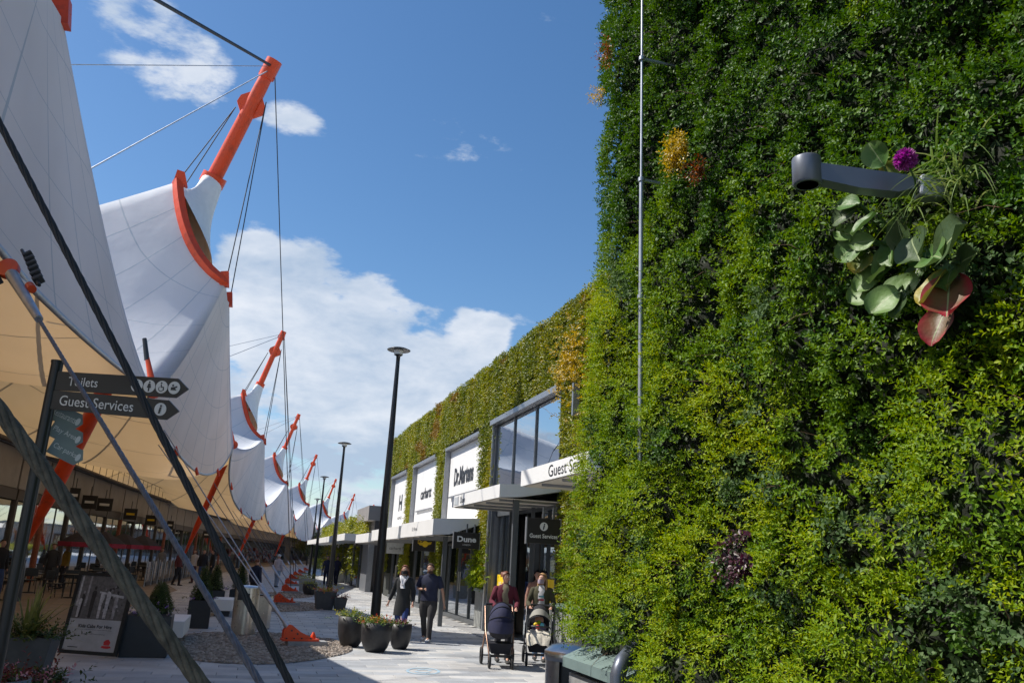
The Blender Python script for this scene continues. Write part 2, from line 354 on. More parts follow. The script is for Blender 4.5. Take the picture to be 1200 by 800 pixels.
# ================================================================== GROUND
def paving_mat(name, base, dark, blue, ln=.9, wd=.3, joints=True):
    m = bpy.data.materials.new(name); m.use_nodes = True; t = m.node_tree; b = t.nodes['Principled BSDF']
    geo = N(t, 'ShaderNodeNewGeometry')
    def mt(op, a, b_=None):
        n = N(t, 'ShaderNodeMath', operation=op)
        for i, v in enumerate((a, b_)):
            if v is None: continue
            if isinstance(v, (int, float)): n.inputs[i].default_value = v
            else: L(t, v, n.inputs[i])
        return n.outputs[0]
    def dot(v):
        n = N(t, 'ShaderNodeVectorMath', operation='DOT_PRODUCT'); L(t, geo.outputs['Position'], n.inputs[0]); n.inputs[1].default_value = v; return n.outputs['Value']
    s_ = dot(T); w_ = dot(NR)
    row = mt('FLOOR', mt('DIVIDE', s_, wd)); sh = mt('MULTIPLY', mt('FLOORED_MODULO', row, 3), ln / 3)
    colx = mt('DIVIDE', mt('ADD', w_, sh), ln); col = mt('FLOOR', colx)
    cmb = N(t, 'ShaderNodeCombineXYZ'); L(t, row, cmb.inputs[0]); L(t, col, cmb.inputs[1])
    wn = N(t, 'ShaderNodeTexWhiteNoise', noise_dimensions='3D'); L(t, cmb.outputs[0], wn.inputs['Vector'])
    ramp = N(t, 'ShaderNodeValToRGB'); e = ramp.color_ramp.elements; e[0].color = (*dark, 1); e[1].color = (*base, 1); x = e.new(.35); x.color = (*blue, 1); x = e.new(.6); x.color = tuple(v * .93 for v in base) + (1,)
    L(t, wn.outputs['Value'], ramp.inputs[0])
    nz = N(t, 'ShaderNodeTexNoise'); nz.inputs['Scale'].default_value = 1.1; nz.inputs['Detail'].default_value = 9; nz.inputs['Roughness'].default_value = .65; L(t, geo.outputs['Position'], nz.inputs['Vector'])
    k = N(t, 'ShaderNodeMapRange'); L(t, nz.outputs[0], k.inputs[0]); k.inputs[1].default_value = .3; k.inputs[2].default_value = .7; k.inputs[3].default_value = .74; k.inputs[4].default_value = 1.14
    nz2 = N(t, 'ShaderNodeTexNoise'); nz2.inputs['Scale'].default_value = 60; nz2.inputs['Detail'].default_value = 4; L(t, geo.outputs['Position'], nz2.inputs['Vector'])
    k2 = N(t, 'ShaderNodeMapRange'); L(t, nz2.outputs[0], k2.inputs[0]); k2.inputs[3].default_value = .85; k2.inputs[4].default_value = 1.15
    vor = N(t, 'ShaderNodeTexVoronoi'); vor.inputs['Scale'].default_value = 2.3; L(t, geo.outputs['Position'], vor.inputs['Vector'])
    spot = N(t, 'ShaderNodeMapRange'); L(t, vor.outputs['Distance'], spot.inputs[0]); spot.inputs[1].default_value = .035; spot.inputs[2].default_value = .075; spot.inputs[3].default_value = .62
    v = N(t, 'ShaderNodeVectorMath', operation='SCALE'); L(t, ramp.outputs[0], v.inputs[0]); L(t, mt('MULTIPLY', mt('MULTIPLY', k.outputs[0], k2.outputs[0]), spot.outputs[0]), v.inputs['Scale'])
    nz3 = N(t, 'ShaderNodeTexNoise'); nz3.inputs['Scale'].default_value = .45; nz3.inputs['Detail'].default_value = 6; nz3.inputs['Distortion'].default_value = 1.2; L(t, geo.outputs['Position'], nz3.inputs['Vector'])
    kr = N(t, 'ShaderNodeMapRange'); L(t, nz3.outputs[0], kr.inputs[0]); kr.inputs[1].default_value = .54; kr.inputs[2].default_value = .68; kr.inputs[4].default_value = .38
    mst = N(t, 'ShaderNodeMix', data_type='RGBA'); L(t, kr.outputs[0], mst.inputs[0]); L(t, v.outputs[0], mst.inputs[6]); mst.inputs[7].default_value = (.27, .225, .18, 1)
    if joints:
        fx = mt('FRACT', colx); fy = mt('FRACT', mt('DIVIDE', s_, wd))
        j = mt('MAXIMUM', mt('GREATER_THAN', mt('ABSOLUTE', mt('SUBTRACT', fx, .5)), .5 - .006 / ln), mt('GREATER_THAN', mt('ABSOLUTE', mt('SUBTRACT', fy, .5)), .5 - .006 / wd))
        mm = N(t, 'ShaderNodeMix', data_type='RGBA'); L(t, j, mm.inputs[0]); L(t, mst.outputs[2], mm.inputs[6]); mm.inputs[7].default_value = (.12, .115, .11, 1); L(t, mm.outputs[2], b.inputs['Base Color'])
    else: L(t, mst.outputs[2], b.inputs['Base Color'])
    b.inputs['Roughness'].default_value = .62
    bp = N(t, 'ShaderNodeBump'); bp.inputs['Strength'].default_value = .15; bp.inputs['Distance'].default_value = .004; L(t, nz2.outputs[0], bp.inputs['Height']); L(t, bp.outputs[0], b.inputs['Normal'])
    return m
M['pave'] = paving_mat('pale_paving', (.55, .54, .52), (.33, .34, .35), (.44, .455, .47))
M['paveslab'] = paving_mat('pale_paving_slab', (.55, .54, .52), (.33, .34, .35), (.44, .455, .47), joints=False)
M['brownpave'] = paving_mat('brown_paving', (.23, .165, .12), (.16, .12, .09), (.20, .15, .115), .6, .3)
M['joint'] = mat('jointing', (.13, .12, .11), .9)

g = MB(); g.add([(-900, -300, -.03), (900, -300, -.03), (900, 1500, -.03), (-900, 1500, -.03)], [(0, 1, 2, 3)])
tag(g.build('ground', M['pave']), kind='structure')
g = MB(); SL, SW = .9, .3
near = []
for r_ in range(int(2 / SW), int(62 / SW)):
    s0 = r_ * SW; sh = (r_ % 3) * SL / 3
    for c_ in range(-14, 9):
        w0 = c_ * SL - sh
        if w0 > 6.0 or (s0 < 6.9 and w0 > 2.0): continue
        near.append((s0, w0))
def slabdist(a):
    p = S(a[0] + .15, a[1] + .45); pxx = p.x / max(.1, p.y)
    vis = 0 if (-.58 < pxx < .1 and p.y > 11.2) else 1000
    return vis + p.length
near.sort(key=slabdist)
base_me = None
pav = MB(); pav.add([S(1, -14, -.014), S(1, 6.4, -.014), S(62, 6.4, -.014), S(62, -14, -.014)], [(0, 3, 2, 1)])
pavement = pav.build('pavement', M['joint'], kind='structure')
sb = MB()
hx, hy = (SL - .009) / 2, (SW - .009) / 2
q = [NR * i + T * j for i, j in ((-hx, -hy), (hx, -hy), (hx, hy), (-hx, hy))]; q2 = [NR * i + T * j for i, j in ((-hx + .004, -hy + .004), (hx - .004, -hy + .004), (hx - .004, hy - .004), (-hx + .004, hy - .004))]
sb.add([v + UP * -.0135 for v in q] + [v + UP * -.003 for v in q] + [v for v in q2], [(4, 5, 1, 0), (5, 6, 2, 1), (6, 7, 3, 2), (7, 4, 0, 3), (8, 9, 5, 4), (9, 10, 6, 5), (10, 11, 7, 6), (11, 8, 4, 7), (8, 11, 10, 9)])
slab0 = sb.build('paving_slab', M['paveslab'], pavement)
for k, (s0, w0) in enumerate(near[:300]):
    o = slab0 if k == 0 else slab0.copy()
    if k: COL.objects.link(o)
    o.location = S(s0 + SW / 2, w0 + SL / 2, random.uniform(-.001, .001)); o.parent = pavement
rest = MB()
for (s0, w0) in near[300:]:
    c = S(s0 + SW / 2, w0 + SL / 2)
    rest.add([c + v for v in q2], [(0, 1, 2, 3)])
rest.build('paving_slabs', M['paveslab'], pavement, kind='stuff')
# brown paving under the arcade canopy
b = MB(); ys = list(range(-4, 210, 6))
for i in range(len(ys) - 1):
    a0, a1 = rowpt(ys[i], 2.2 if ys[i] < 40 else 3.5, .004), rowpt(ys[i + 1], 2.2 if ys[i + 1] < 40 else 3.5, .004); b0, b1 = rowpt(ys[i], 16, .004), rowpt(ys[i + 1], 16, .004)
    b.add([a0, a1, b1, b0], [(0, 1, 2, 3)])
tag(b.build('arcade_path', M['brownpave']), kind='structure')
# kerb-side dark threshold strip along the right shopfronts
b = MB(); b.box(S(33, 6.02, .01), (.5, 40, .02), ax=(NR, T, UP)); tag(b.build('threshold_strip', M['concrete']), kind='structure')

# gravel beds
M['pebble'] = mat('pebbles', (.36, .31, .26), .8, var=.45, vscale=14)
def gravel(poly, n, rng):
    pts = [atz(x, y, 0) for x, y in poly]; cx_ = sum(p.x for p in pts) / len(pts); cy_ = sum(p.y for p in pts) / len(pts)
    # smooth outline
    sm = []
    for i in range(len(pts)):
        p0, p1, p2, p3 = pts[i - 1], pts[i], pts[(i + 1) % len(pts)], pts[(i + 2) % len(pts)]
        for t in (0, .25, .5, .75):
            sm.append(.5 * ((2 * p1) + (p2 - p0) * t + (2 * p0 - 5 * p1 + 4 * p2 - p3) * t * t + (3 * p1 - p0 - 3 * p2 + p3) * t ** 3))
    mb = MB(); mb.add([(p.x, p.y, .008) for p in sm], [list(range(len(sm)))])
    def inside(x, y):
        c = False; j = len(sm) - 1
        for i in range(len(sm)):
            if (sm[i].y > y) != (sm[j].y > y) and x < (sm[j].x - sm[i].x) * (y - sm[i].y) / (sm[j].y - sm[i].y) + sm[i].x: c = not c
            j = i
        return c
    x0, x1 = min(p.x for p in sm), max(p.x for p in sm); y0, y1 = min(p.y for p in sm), max(p.y for p in sm)
    k = 0
    while k < n:
        x = rng.uniform(x0, x1); y = rng.uniform(y0, y1)
        if not inside(x, y): continue
        k += 1; r_ = rng.uniform(.018, .04); a = rng.uniform(0, 6.28); rx = r_ * rng.uniform(.8, 1.4); rz = r_ * rng.uniform(.5, .9); vs = []
        for i in range(5):
            t = a + i * 1.2566; kk = rng.uniform(.8, 1.15); vs.append((x + math.cos(t) * rx * kk, y + math.sin(t) * r_ * kk, .010))
        for i in range(5):
            t = a + .3 + i * 1.2566; kk = rng.uniform(.55, .85); vs.append((x + math.cos(t) * rx * kk, y + math.sin(t) * r_ * kk, .010 + rz))
        mb.add(vs, [(i, (i + 1) % 5, (i + 1) % 5 + 5, i + 5) for i in range(5)] + [(5, 6, 7, 8, 9)])
    o = mb.build('gravel_bed', gm, kind='stuff')
    return o
gm = bpy.data.materials.new('gravel'); gm.use_nodes = True
_b = gm.node_tree.nodes['Principled BSDF']; _g = N(gm.node_tree, 'ShaderNodeNewGeometry'); _rp = N(gm.node_tree, 'ShaderNodeValToRGB'); L(gm.node_tree, _g.outputs['Random Per Island'], _rp.inputs[0])
_e = _rp.color_ramp.elements; _e[0].color = (.20, .17, .14, 1); _e[1].color = (.52, .46, .40, 1); _x = _e.new(.5); _x.color = (.36, .30, .25, 1); L(gm.node_tree, _rp.outputs[0], _b.inputs['Base Color']); _b.inputs['Roughness'].default_value = .8
o = gravel([(196, 750), (215, 771), (300, 778), (368, 773), (413, 762), (395, 751), (350, 744), (290, 741), (235, 742)], 6000, random.Random(3)); tag(o, 'bed of small brown pebbles around the nearest orange anchor foot', 'gravel')
o = gravel([(262, 711), (300, 716), (350, 716), (388, 713), (372, 707), (320, 703), (280, 704)], 3500, random.Random(4)); tag(o, 'bed of brown pebbles round the second orange anchor foot', 'gravel')
o = gravel([(280, 699), (330, 701), (366, 699), (350, 694), (300, 694)], 1500, random.Random(5)); tag(o, 'far bed of brown pebbles round the third orange anchor foot', 'gravel')
# pale blue floor marking
c0 = atz(496, 785.5, .004); b = MB()
for r0_, r1_, a0, a1 in ((.30, .36, 0, 6.283), (.12, .19, .3, 2.6), (.12, .19, 3.5, 5.8)):
    K = 24; P = [[c0 + Vector((math.cos(a0 + (a1 - a0) * k / K) * r_ * .8, math.sin(a0 + (a1 - a0) * k / K) * r_ * 1.25, 0)) for k in range(K + 1)] for r_ in (r0_, r1_)]
    b.grid(P, smooth=False)
tag(b.build('floor_marking', M['bluepaint']), 'faded pale blue round sticker with arrows on the pale paving', 'floor sticker')

# ================================================================== NEAR LIVING WALL (right)
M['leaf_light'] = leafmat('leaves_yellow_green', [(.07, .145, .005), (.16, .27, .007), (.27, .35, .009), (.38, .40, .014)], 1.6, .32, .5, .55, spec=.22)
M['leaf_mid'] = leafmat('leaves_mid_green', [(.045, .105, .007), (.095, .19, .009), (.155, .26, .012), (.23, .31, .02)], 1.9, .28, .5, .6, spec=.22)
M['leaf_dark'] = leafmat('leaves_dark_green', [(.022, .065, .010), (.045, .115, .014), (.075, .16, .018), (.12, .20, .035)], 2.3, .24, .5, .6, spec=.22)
M['leaf_pale'] = leafmat('leaves_grey_green', [(.045, .09, .03), (.085, .15, .05), (.14, .20, .08)], 2, .25, .55, .6, spec=.2)
M['leaf_gold'] = leafmat('leaves_golden', [(.20, .16, .01), (.42, .30, .012), (.55, .38, .02)], 4, .35, .4, .5)
M['leaf_rust'] = leafmat('leaves_rust', [(.12, .03, .012), (.26, .08, .02), (.20, .14, .02)], 4, .3, .4, .6)
M['leaf_purple'] = leafmat('leaves_purple', [(.03, .008, .015), (.07, .012, .03), (.04, .05, .02)], 4, .2, .4, .6)
M['substrate'] = mat('wall_substrate', (.012, .016, .008), .95, var=.5, vscale=12, bump=.8)
M['wallpanel'] = mat('wall_cladding', (.05, .055, .05), .8)
M['twig'] = mat('twig', (.16, .09, .05), .8, var=.3)

WW = 2.88; SEND = 6.80
wall = thing('living_wall', 'tall green living wall of small leafy plants filling the right side', 'living wall', S(3, WW + 1.5, 0))
b = MB(); b.box(S((SEND - 4) / 2, WW + 1.66, 4.85), (3.0, SEND + 4, 9.7), ax=(NR, T, UP)); b.build('wall', M['wallpanel'], wall, world=True)
def disp(s, z):
    P = np.stack([s * 1.6, z * 1.7, np.zeros_like(s)], 1)
    big = fbm(P, 3, 2); fine = fbm(np.stack([s * 4.6, z * 6.2, np.zeros_like(s)], 1), 9, 2)
    bulge = .20 * np.clip((4.4 - z) / 2.6, 0, 1) ** 1.2
    damp = np.clip((SEND + .15 - s) / .9, .25, 1)
    return bulge + (.34 * np.clip(big - .28, 0, 1) + .42 * (fine - .42)) * damp
def nearwall(n, k, ln, ll, lw, rng):
    s = rng.uniform(.2, SEND + .05, n * 2); z = rng.uniform(.95, 9.6, n * 2)
    Y = s * .96 + .7
    keep = (z < 3.1 + 1.0 * Y) & (z > 1.8 - .62 * Y) & ((z > 1.26) | (s < 5.2))
    s = s[keep][:n]; z = z[keep][:n]
    d = disp(s, z)
    over = (np.clip((2.7 - z) / 1.3, 0, 1)) * .12 * (s > SEND - .5)
    P = np.outer(s + over * rng.uniform(0, 2, len(s)), np.array(T)) + np.outer(WW - d - .02, np.array(NR)) + np.outer(z, [0, 0, 1])
    # local slope of the lumps steers the shoots
    e = .08; gs = (disp(s + e, z) - disp(s - e, z)) / (2 * e); gz = (disp(s, z + e) - disp(s, z - e)) / (2 * e)
    D = -np.array(NR)[None] * .75 - np.outer(gs, np.array(T)) * .55 - np.outer(gz, [0, 0, 1]) * .55 + np.array([[0, 0, .25]]) + rng.normal(scale=.38, size=(len(s), 3))
    D += np.outer((s > SEND - .12) * .35, np.array(T))
    return s, z, P, D
rng = np.random.default_rng(11)
area_n = 27500
s, z, P, D = nearwall(area_n, 13, .13, .036, .017, rng)
Yv = s * .96 + .7
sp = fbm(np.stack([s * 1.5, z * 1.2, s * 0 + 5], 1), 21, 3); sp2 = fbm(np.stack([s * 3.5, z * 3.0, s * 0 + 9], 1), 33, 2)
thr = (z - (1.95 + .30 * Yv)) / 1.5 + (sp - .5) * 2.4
kind = np.where(thr < -.1, 0, np.where(thr < .75, 1, 2))  # species by height; the darker upper ones also put shade into the colour
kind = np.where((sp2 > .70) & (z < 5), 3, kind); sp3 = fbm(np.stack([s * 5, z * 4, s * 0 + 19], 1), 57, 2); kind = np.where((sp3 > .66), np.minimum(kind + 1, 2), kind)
mats4 = [M['leaf_light'], M['leaf_mid'], M['leaf_dark'], M['leaf_pale'], leafmat('leaves_inner_shade', [(.012, .028, .006), (.022, .045, .008), (.035, .05, .012)], 2, .08, .55, .6, spec=.2)]
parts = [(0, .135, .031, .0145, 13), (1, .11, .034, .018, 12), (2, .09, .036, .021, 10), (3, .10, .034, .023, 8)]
B_, D_, U_, LN, LWd, MI = [], [], [], [], [], []
# inner flatter leaves hiding the growing panels; gap shade painted into their colour
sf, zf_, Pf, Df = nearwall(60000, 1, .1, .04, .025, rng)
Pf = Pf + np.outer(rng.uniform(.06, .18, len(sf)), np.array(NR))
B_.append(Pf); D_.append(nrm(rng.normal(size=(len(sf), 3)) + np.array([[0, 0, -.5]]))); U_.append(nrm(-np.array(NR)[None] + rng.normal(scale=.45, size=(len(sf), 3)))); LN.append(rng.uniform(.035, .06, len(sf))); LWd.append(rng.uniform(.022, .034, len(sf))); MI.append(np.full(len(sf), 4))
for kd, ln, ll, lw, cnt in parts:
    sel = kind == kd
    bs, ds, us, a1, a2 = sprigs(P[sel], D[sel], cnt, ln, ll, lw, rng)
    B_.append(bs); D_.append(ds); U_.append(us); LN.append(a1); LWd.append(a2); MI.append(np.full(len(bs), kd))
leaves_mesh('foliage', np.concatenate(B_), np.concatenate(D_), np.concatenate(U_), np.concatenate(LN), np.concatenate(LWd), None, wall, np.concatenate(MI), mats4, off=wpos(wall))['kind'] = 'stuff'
# substrate sheet behind the leaves
ss = np.linspace(-1.5, SEND, 60); zs = np.linspace(.95, 9.7, 80); SS, ZZ = np.meshgrid(ss, zs)
dd = disp(SS.ravel(), ZZ.ravel()).reshape(SS.shape) - .15
b = MB(); b.grid([[S(SS[i, j], WW - dd[i, j], ZZ[i, j]) for j in range(60)] for i in range(80)])
b.grid([[S(SEND, WW - dd[i, -1] + k * .6, ZZ[i, 0]) for k in range(3)] for i in range(80)])
b.build('substrate', M['substrate'], wall, world=True)
# loose trailing twigs that break the surface
rt = random.Random(5); b = MB()
for k in range(170):
    s_ = rt.uniform(1.4, 6.8); z_ = rt.uniform(1.2, min(6.8, 1.8 + .9 * (s_ * .96 + .7))); d_ = float(disp(np.array([s_]), np.array([z_]))[0])
    p = S(s_, WW - d_ - .02, z_); dv = -NR * rt.uniform(.3, 1) + T * rt.uniform(-1, 1) + UP * rt.uniform(-.3, 1); dv.normalize(); l_ = rt.uniform(.12, .28)
    b.tube([p, p + dv * l_ * .5, p + dv * l_ + UP * -l_ * .25], [.0022, .0018, .001], 4, caps=False)
b.build('twigs', M['twig'], wall, world=True, kind='stuff')

def wallpt(px, py, extra=0.0):
    d = ray(px, py); d = d / d.y; t = 1.0
    # march until the ray meets the planted surface
    Y = 1.5
    while Y < 8.0:
        p = Vector((0, 0, CAMZ)) + d * Y; s_ = p.dot(T); w_ = p.dot(NR)
        if w_ > WW - float(disp(np.array([s_]), np.array([p.z]))[0]) - .06 - extra: return p
        Y += .02
    return p
def tuft(name, label, cat, px, py, rad, n, mt, ll, lw, seed, cnt=9, ln=.12, out=.13, asp=1.0):
    rg = np.random.default_rng(seed); c = wallpt(px, py); t = thing(name, label, cat, c)
    q_ = nrm(rg.normal(size=(n, 3))) * (rg.uniform(0, 1, (n, 1)) ** .5) * rad
    Pq = np.outer(q_[:, 0], np.array(T)) + np.outer(np.abs(q_[:, 1]) * .5 + out, -np.array(NR)) + np.outer(q_[:, 2] * asp, [0, 0, 1])
    Dq = Pq / rad + np.array(-NR)[None] * .5 + rg.normal(scale=.35, size=(n, 3))
    bs, ds, us, a1, a2 = sprigs(Pq, Dq, cnt, ln, ll, lw, rg)
    leaves_mesh('foliage', bs, ds, us, a1, a2, mt, t)['kind'] = 'stuff'; return t
tuft('yellow_shrub', 'bright yellow leafy clump high on the green wall beside the thin pipe', 'shrub', 822, 182, .13, 110, M['leaf_gold'], .03, .018, 1)
tuft('rust_shrub', 'rusty brown leaf clump just right of the bright yellow one', 'shrub', 846, 205, .08, 40, M['leaf_rust'], .028, .016, 2)
tuft('orange_sprig', 'narrow orange sprig near the top left of the green wall', 'plant', 733, 68, .08, 28, M['leaf_rust'], .03, .014, 3, asp=2.2)
tuft('purple_shrub', 'dark purple leaf patch low on the green wall', 'shrub', 905, 655, .08, 34, M['leaf_purple'], .035, .024, 4, asp=1.5)
tuft('golden_sprig', 'small golden sprig at the left edge of the green wall above the canopy', 'plant', 724, 118, .06, 24, M['leaf_gold'], .03, .014, 6, asp=1.5)

# drain pipe / conduit in two lengths
pp = thing('drain_pipe', 'thin grey vertical pipe running down the green wall', 'pipe', aty(750, 540, 6.35))
b = MB(); x0 = aty(750, 541, 5.72); x1 = aty(753, -60, 5.85)
b.tube([x0, x0.lerp(x1, .5)], .017, 10); b.tube([x0.lerp(x1, .5), x1], .011, 8); b.build('pipe', M['galv'], pp, world=True)
for k in (0.02, .28, .5, .75):
    b = MB(); p = x0.lerp(x1, k); b.tube([p - UP * .015, p + UP * .015], .026, 10); b.box(p + NR * .16, (.30, .02, .02), ax=(NR, T, UP)); b.build('bracket', M['galv'], pp, world=True)

# wall lamp on its arm
lp = thing('wall_lamp', 'grey spotlight arm sticking out of the green wall above the big leaves', 'wall light', wallpt(1100, 222))
M['lampgrey'] = mat('lamp_grey', (.15, .165, .20), .4, .3, var=.05)
root = aty(1100, 222, 3.45) + NR * .12; a0 = aty(1062, 218, 3.26); a1 = aty(962, 204, 3.30); AL = (a1 - a0).length
ax = (a1 - a0).normalized(); ay = ax.cross(UP).normalized(); az = ay.cross(ax)
b = MB(); pr = [(-AL - .03, .036), (-AL - .03, -.020), (-AL + .04, -.050), (-.16, -.056), (.0, -.042), (.06, -.03), (.06, .036)]
n_ = len(pr); pa = [a1 + ax * x_ + az * z_ + ay * .035 for x_, z_ in pr]; pb = [a1 + ax * x_ + az * z_ - ay * .035 for x_, z_ in pr]
b = MB(); b.add(pa + pb, [list(range(n_)), list(range(2 * n_ - 1, n_ - 1, -1))] + [(i, i + n_, (i + 1) % n_ + n_, (i + 1) % n_) for i in range(n_)]); b.build('arm', M['lampgrey'], lp, world=True)
hd2 = a1 + ax * .06
b = MB(); b.lathe([(.001, .070), (.045, .070), (.061, .063), (.063, .056), (.063, -.056), (.056, -.063)], hd2, 28); b.build('lamp_head', M['lampgrey'], lp, world=True)
b = MB(); b.lathe([(.001, 0), (.046, 0)], hd2 - UP * .0635, 24); b.build('lens', M['dark_metal'], lp, world=True)
b = MB(); b.tube([a0 + ax * .02, root], .03, 12); b.box(root - NR * .05, (.02, .16, .2), ax=(NR, T, UP), bev=.004); b.build('bracket', M['dark_metal'], lp, world=True)
b = MB(); b.box(a0 - ax * .10, (.11, .085, .10), ax=(ax, ay, az), bev=.012); b.build('end_bracket', M['galv'], lp, world=True)
for k in range(3):
    b = MB(); b.tube([a0 + az * .03 + ax * (k * .035 - .03), a0 + az * .045 + ax * (k * .035 - .03)], .008, 6); b.build('bolt', M['galv'], lp, world=True)

# large-leaved plant below the lamp: every big leaf is its own part
big = thing('large_leaved_plant', 'plant with big round green and red leaves under the wall lamp', 'plant', wallpt(1060, 300))
def bigleafmat(name, ctr, edge, rough=.5):
    m = bpy.data.materials.new(name); m.use_nodes = True; t = m.node_tree; b_ = t.nodes['Principled BSDF']; o_ = t.nodes['Material Output']
    uv = N(t, 'ShaderNodeAttribute', attribute_name='leafuv'); sp_ = N(t, 'ShaderNodeSeparateXYZ'); L(t, uv.outputs['Vector'], sp_.inputs[0])
    geo = N(t, 'ShaderNodeNewGeometry'); nz = N(t, 'ShaderNodeTexNoise'); nz.inputs['Scale'].default_value = 16; L(t, geo.outputs['Position'], nz.inputs['Vector'])
    ad = N(t, 'ShaderNodeMath', operation='MULTIPLY_ADD'); L(t, nz.outputs[0], ad.inputs[0]); ad.inputs[1].default_value = .9; L(t, sp_.outputs[1], ad.inputs[2])
    mr_ = N(t, 'ShaderNodeMapRange', interpolation_type='SMOOTHSTEP'); L(t, ad.outputs[0], mr_.inputs[0]); mr_.inputs[1].default_value = .6; mr_.inputs[2].default_value = 1.45
    mm = N(t, 'ShaderNodeMix', data_type='RGBA'); L(t, mr_.outputs[0], mm.inputs[0]); mm.inputs[6].default_value = (*ctr, 1); mm.inputs[7].default_value = (*edge, 1)
    ab = N(t, 'ShaderNodeMath', operation='ABSOLUTE'); L(t, sp_.outputs[0], ab.inputs[0]); ve = N(t, 'ShaderNodeMath', operation='LESS_THAN'); L(t, ab.outputs[0], ve.inputs[0]); ve.inputs[1].default_value = .035
    m2 = N(t, 'ShaderNodeMix', data_type='RGBA'); L(t, ve.outputs[0], m2.inputs[0]); L(t, mm.outputs[2], m2.inputs[6]); m2.inputs[7].default_value = (.28, .34, .16, 1)
    L(t, m2.outputs[2], b_.inputs['Base Color']); b_.inputs['Roughness'].default_value = rough
    bp = N(t, 'ShaderNodeBump'); bp.inputs['Strength'].default_value = .35; bp.inputs['Distance'].default_value = .006; n2_ = N(t, 'ShaderNodeTexNoise'); n2_.inputs['Scale'].default_value = 55; L(t, geo.outputs['Position'], n2_.inputs['Vector']); L(t, n2_.outputs[0], bp.inputs['Height']); L(t, bp.outputs[0], b_.inputs['Normal'])
    tr = N(t, 'ShaderNodeBsdfTranslucent'); L(t, m2.outputs[2], tr.inputs[0]); ms = N(t, 'ShaderNodeMixShader'); ms.inputs[0].default_value = .2; L(t, b_.outputs[0], ms.inputs[1]); L(t, tr.outputs[0], ms.inputs[2]); L(t, ms.outputs[0], o_.inputs[0])
    return m
BL = [bigleafmat('big_leaf_green', (.08, .18, .035), (.12, .20, .05)), bigleafmat('big_leaf_pale', (.15, .26, .06), (.12, .20, .05)), bigleafmat('big_leaf_red', (.15, .09, .04), (.34, .025, .04)), bigleafmat('big_leaf_dark', (.05, .09, .025), (.06, .10, .03)), bigleafmat('big_leaf_yellow', (.14, .20, .04), (.35, .28, .03))]
def bigleaf(px, py, size, ang, tilt, mt, wid=.8, Y=None, seed=0):
    px = px + 22 + .18 * (px - 1055); py = py + 8 + .08 * (py - 300)
    """a rounded spoon-shaped leaf; ang = direction of the tip in the wall plane (deg, 0 = along street, 90 = up)"""
    rr = random.Random(seed); c = wallpt(px, py) - NR * (.08 + rr.uniform(0, .07))
    dr = (-T * math.cos(R(ang)) + UP * math.sin(R(ang))).normalized(); nn = (-NR + UP * .2).normalized()
    dr = (dr * math.cos(R(tilt)) + nn * math.sin(R(tilt))).normalized(); sd_ = dr.cross(nn).normalized(); up = sd_.cross(dr)
    roll = R(rr.uniform(-28, 28)); sd_, up = sd_ * math.cos(roll) + up * math.sin(roll), up * math.cos(roll) - sd_ * math.sin(roll)
    nu, nv = 13, 9; V = []; UVs = []; off = big.location
    wv = rr.uniform(0, 6.28); curl = rr.uniform(.05, .3)
    for i in range(nu):
        u = i / (nu - 1); hw = size * wid * .5 * (math.sin(math.pi * min(1, u * .93 + .03)) ** .55) * (1 if u < .97 else .6)
        for j in range(nv):
            v = (j / (nv - 1)) * 2 - 1
            h_ = .14 * size * v * v + curl * size * -(u - .35) ** 2 + .03 * size * math.sin(u * 9 + wv) * abs(v) + .018 * size * math.sin(7 * u + 3 * v + wv)
            p = c + dr * size * (u - .5) + sd_ * hw * v + up * h_
            V.append(p - off); UVs.append((v, max(abs(v) ** 2.2, u ** 4) * .75 + u * .25, u))
    fs = [(i * nv + j, i * nv + j + 1, (i + 1) * nv + j + 1, (i + 1) * nv + j) for i in range(nu - 1) for j in range(nv - 1)]
    me = bpy.data.meshes.new('leaf'); me.from_pydata(V, [], fs); me.materials.append(mt)
    at = me.attributes.new('leafuv', 'FLOAT_VECTOR', 'POINT'); at.data.foreach_set('vector', [x for u in UVs for x in u])
    for p_ in me.polygons: p_.use_smooth = True
    link_mesh('leaf', me, big)
    q0 = c - dr * size * .5; core = wallpt(1062, 300) + NR * .02
    stems.tube([q0, q0.lerp(core, .5) + NR * .03, core], [.006, .007, .008], 6)
stems = MB()
LV = [(998, 252, .13, 200, 20, 3), (1018, 262, .12, 230, 30, 0), (1008, 290, .13, 210, 25, 0), (1022, 282, .10, 180, 30, 1), (1000, 272, .10, 150, 20, 1), (1014, 302, .11, 250, 25, 4), (1046, 290, .15, 280, 18, 0), (1060, 276, .14, 80, 30, 3),
      (1072, 288, .16, 300, 20, 3), (1044, 302, .16, 255, 20, 0), (1022, 322, .14, 225, 35, 1), (1014, 336, .13, 215, 38, 1), (1040, 318, .10, 250, 40, 1), (1056, 336, .17, 225, 30, 1), (1042, 346, .13, 230, 34, 1), (1070, 318, .13, 270, 25, 3),
      (1096, 298, .15, 330, 30, 0), (1114, 284, .19, 20, 20, 3), (1104, 318, .13, 280, 30, 1), (1098, 332, .14, 240, 28, 4), (1114, 342, .17, 280, 22, 2), (1100, 372, .15, 260, 25, 2), (1082, 300, .13, 290, 25, 0), (1036, 188, .11, 100, 35, 0), (1050, 205, .10, 120, 30, 4), (1000, 240, .10, 170, 20, 0), (1060, 350, .11, 260, 20, 3), (1128, 300, .12, 350, 25, 3)]
for k, (px, py, sz, an, ti, mi_) in enumerate(LV): bigleaf(px, py, sz * 1.16, an, ti, BL[mi_], .78 + .1 * (k % 3), seed=k + 3)
stems.build('stem', M['leaf_pale'], big, world=True)
fl = thing('purple_flower', 'round purple flower head above the grey lamp arm', 'flower', aty(1061, 187, 3.08))
